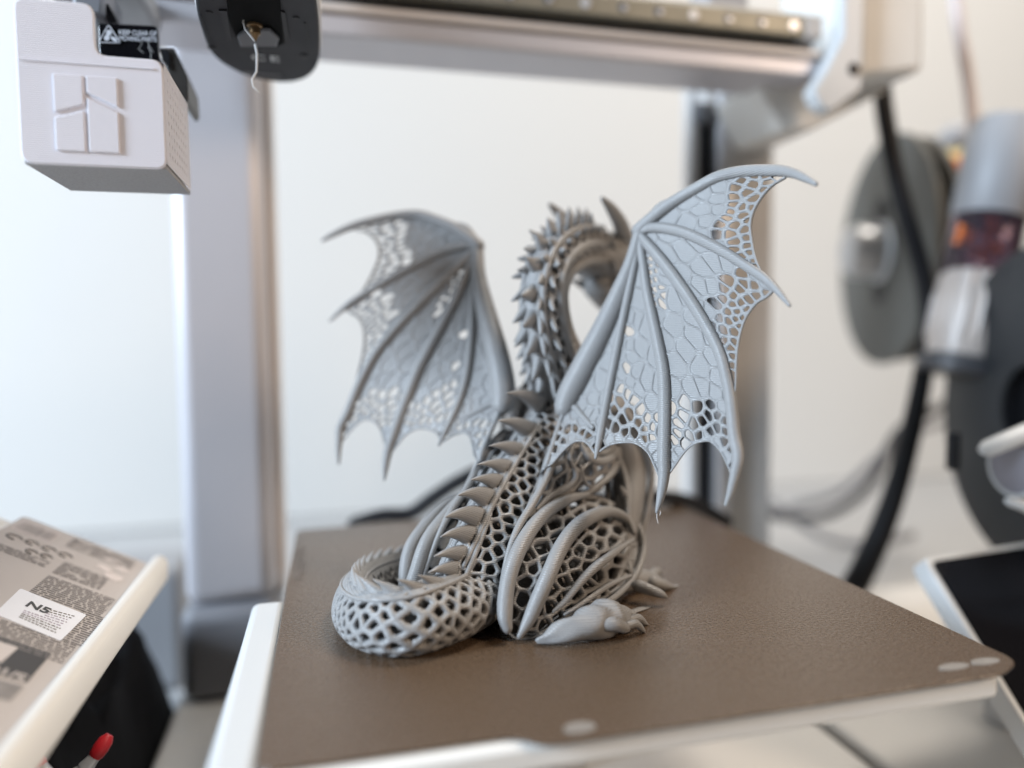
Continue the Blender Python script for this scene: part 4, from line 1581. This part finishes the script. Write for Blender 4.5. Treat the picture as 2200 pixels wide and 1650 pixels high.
for pts, la, rd in (([(1400, 1250), (1425, 1258), (1446, 1268), (1458, 1276)], [.052, .056, .0585, .060], [14, 13, 9, 3]),
                    ([(1380, 1244), (1402, 1236), (1412, 1228), (1420, 1240)], [.044, .046, .047, .048], [13, 12, 9, 3]),
                    ([(1370, 1258), (1398, 1268), (1420, 1276), (1432, 1284)], [.052, .058, .062, .064], [14, 12, 9, 3])):
    t_ = px_tube_lat(pts, la, rd, 10)
    t_.v = [(x, y, above(z)) for x, y, z in t_.v]
    ftoes.append(t_)

for side in (1, -1):
    def S(m):
        return m if side == 1 else m.mirrored()
    ha = S(hm).build('haunch', 'pla', dr, angle=180, merge=2e-6, fixn=False)
    for r_ in ribs:
        S(r_).build('haunch_rib', 'pla', ha, angle=180)
    S(inner).build('shade_core', 'pla', ha, angle=60)
    if side == -1:   # the far foot is tucked in behind the tail
        for m_ in [foot] + toes + claws:
            m_.v = [(x + 0.012, -(0.030 + (-y - 0.036) * 0.25), z) for x, y, z in m_.v]
    hf = S(foot).build('hind_foot', 'pla', dr, angle=180)
    for t_ in toes:
        S(t_).build('toe', 'pla', hf, angle=180)
    for t_ in claws:
        S(t_).build('claw', 'pla', hf, angle=180)
    sh = S(sm_).build('shoulder', 'pla', dr, angle=180, merge=2e-6, fixn=False)
    S(backing(s_reg, s_map, 0.0065)).build('shade_core', 'pla', sh, angle=60)  # added backing keeps the shoulder holes dark
    for t_ in scords:
        S(t_).build('shoulder_cord', 'pla', sh, angle=180)
    lg = S(fl_core).build('front_leg', 'pla', dr, angle=180)
    for t_ in fcords:
        S(t_).build('leg_cord', 'pla', lg, angle=180)
    for a, b in spurs:
        m = MB().tube([a, a.lerp(b, 0.5), b], [0.0032, 0.0024, 0.0006], 8)
        S(m).build('leg_spur', 'pla', lg, angle=180)
    fo = S(ffoot).build('front_foot', 'pla', dr, angle=180)
    for t_ in ftoes:
        S(t_).build('toe', 'pla', fo, angle=180)

# ---- neck and head ----------------------------------------------------------------------------------
NK = [(1205, 850, 62), (1195, 800, 56), (1176, 735, 47), (1166, 670, 42), (1168, 610, 40), (1188, 560, 40), (1228, 532, 40), (1276, 530, 38)]
nk = []
for x, y, r in NK:
    p = on_lat(x, y, 0.0)
    nk.append((p.x, p.z, r * depth_of(to_world(p)) / FPX * 1.12))
nd = spline(nk, 8)
nlen = [0.0]
for a, b in zip(nd, nd[1:]):
    nlen.append(nlen[-1] + math.hypot(a[0] - b[0], a[1] - b[1]))
NL = nlen[-1]


def neck_frame(s):
    s = min(max(s, 0), NL - 1e-9)
    i = max(0, min(len(nlen) - 2, int(np.searchsorted(nlen, s) - 1)))
    t = (s - nlen[i]) / max(1e-9, nlen[i + 1] - nlen[i])
    q = nd[i] * (1 - t) + nd[i + 1] * t
    d = nd[min(len(nd) - 1, i + 2)] - nd[max(0, i - 1)]
    tx = Vector((d[0], 0, d[1])).normalized()
    back = Vector((-tx.z, 0, tx.x))
    return Vector((q[0], 0, q[1])), tx, back, q[2]


def neck_pt(s, th, g=0.0):
    c, tx, back, r = neck_frame(s)
    return c + back * (math.cos(th) * (r + g)) + Vector((0, -1, 0)) * (math.sin(th) * (r * 0.9 + g))


RM_N = 0.0095
circ = 2 * math.pi * RM_N
rng = random.Random(3)
seeds = tube_seeds(NL, circ, 0.0042, 0.0050, 0.2, rng)


def nmode(x, y):
    th = abs((y / RM_N + math.pi) % (2 * math.pi) - math.pi)
    return 'open' if 0.55 < th < 2.2 else 'fill'


nm = lattice(seeds, lambda sx, sy: [(0, sy - 0.015), (NL, sy - 0.015), (NL, sy + 0.015), (0, sy + 0.015)], lambda x, y, h: neck_pt(x, y / RM_N, h), nmode, 0.0008, 0.0022, 0.0014,
             others=periodic(seeds, circ), veins=0.8, fill_h=0.8)
neck = nm.build('neck', 'pla', dr, angle=180, merge=2e-6, fixn=False)
for th0, r in ((0.6, 0.0018), (-0.6, 0.0018), (1.5, 0.0026), (-1.5, 0.0026), (2.3, 0.0030), (-2.3, 0.0030)):
    MB().tube([neck_pt(NL * q / 30, th0, 0.0005) for q in range(31)], r, 8).build('neck_cord', 'pla', neck, angle=180)
for i in range(13):
    s = NL * (0.06 + 0.90 * i / 12)
    c, tx, back, r = neck_frame(s)
    spike(c + back * (r - 0.001), c + back * (r + 0.0095) - tx * 0.003, tx, 0.0050, 0.0030, -0.0005, 'neck_spike', dr, lat=(0, 1, 0))
rng = random.Random(44)
for row, (th, L) in enumerate(((0.42, 0.0075), (-0.42, 0.0075), (0.95, 0.0055), (-0.95, 0.0055))):
    for i in range(14):
        s = NL * (0.10 + 0.88 * (i + 0.5 * (row % 2)) / 14)
        c, tx, back, r = neck_frame(s)
        p = neck_pt(s, th, -0.0005)
        q = neck_pt(s, th, L * rng.uniform(0.8, 1.2)) - tx * 0.006
        spike(p, q, tx, 0.0036, 0.0020, -0.0004, 'neck_spike', dr)
for i in range(22):
    s = NL * (0.02 + 0.95 * i / 21)
    MB().tube([neck_pt(s, 2.35 + 0.16 * k, 0.0012) for k in range(11)], 0.0011, 6).build('throat_plate', 'pla', neck, angle=180)

HC = on_lat(1296, 560, 0.0)
head_pts = [(HC.x - 0.014, 0, HC.z + 0.003, 0.0125), (HC.x, 0, HC.z + 0.001, 0.0175), (HC.x + 0.014, 0, HC.z - 0.003, 0.0155), (HC.x + 0.028, 0, HC.z - 0.010, 0.0105), (HC.x + 0.042, 0, HC.z - 0.017, 0.0065), (HC.x + 0.050, 0, HC.z - 0.021, 0.0040)]
hd = spline(head_pts, 5)
head = MB().tube([q[:3] for q in hd], [q[3] for q in hd], 18, flat=0.9).build('head', 'pla', dr, angle=180)
jaw_pts = [(HC.x - 0.006, 0, HC.z - 0.015, 0.0095), (HC.x + 0.010, 0, HC.z - 0.023, 0.0085), (HC.x + 0.026, 0, HC.z - 0.029, 0.0052), (HC.x + 0.038, 0, HC.z - 0.033, 0.0030)]
jd = spline(jaw_pts, 5)
MB().tube([q[:3] for q in jd], [q[3] for q in jd], 14, flat=0.7).build('jaw', 'pla', head, angle=180)
for sg in (1, -1):
    def mir(p):
        return Vector((p[0], p[1] * (1 if sg == 1 else -1), p[2]))
    hp = [on_lat(1348, 575, 0.010), on_lat(1346, 530, 0.012), on_lat(1334, 485, 0.014), on_lat(1314, 450, 0.015), on_lat(1294, 426, 0.015)]
    hs = spline([(*mir(p), r) for p, r in zip(hp, (0.0058, 0.0052, 0.0042, 0.0030, 0.0012))], 5)
    MB().tube([q[:3] for q in hs], [q[3] for q in hs], 12).build('horn', 'pla', head, angle=180)
    # brow ridge, cheek spikes, eye
    for k, (dx, dz, L) in enumerate(((-0.006, 0.013, 0.014), (-0.011, 0.004, 0.014), (-0.011, -0.006, 0.013), (-0.004, -0.014, 0.012))):
        b_ = Vector((HC.x + dx + 0.004, -0.010 * sg, HC.z + dz))
        spike(b_, b_ + Vector((-L, -0.005 * sg, 0.004)), (0, 0, 1), 0.003, 0.002, 0.0, 'cheek_spike', head, lat=(0, 1, 0))
    MB().tube([mir(Vector((HC.x + 0.002, -0.011, HC.z + 0.006))), mir(Vector((HC.x + 0.014, -0.0105, HC.z + 0.005))), mir(Vector((HC.x + 0.026, -0.007, HC.z - 0.003)))], [0.0026, 0.0028, 0.0018], 8).build('brow', 'pla', head, angle=180)
    e_ = mir(Vector((HC.x + 0.012, -0.0112, HC.z + 0.0015)))
    MB().tube([e_, e_ + Vector((0.002, 0, 0))], 0.0020, 10).build('eye', 'pla', head, angle=180)
for k in range(6):
    b_ = Vector((HC.x - 0.012 + 0.005 * k, 0, HC.z + 0.014 - 0.0008 * k))
    spike(b_, b_ + Vector((-0.006, 0, 0.007)), (1, 0, 0), 0.0028, 0.0018, 0.0, 'crest_spike', head, lat=(0, 1, 0))
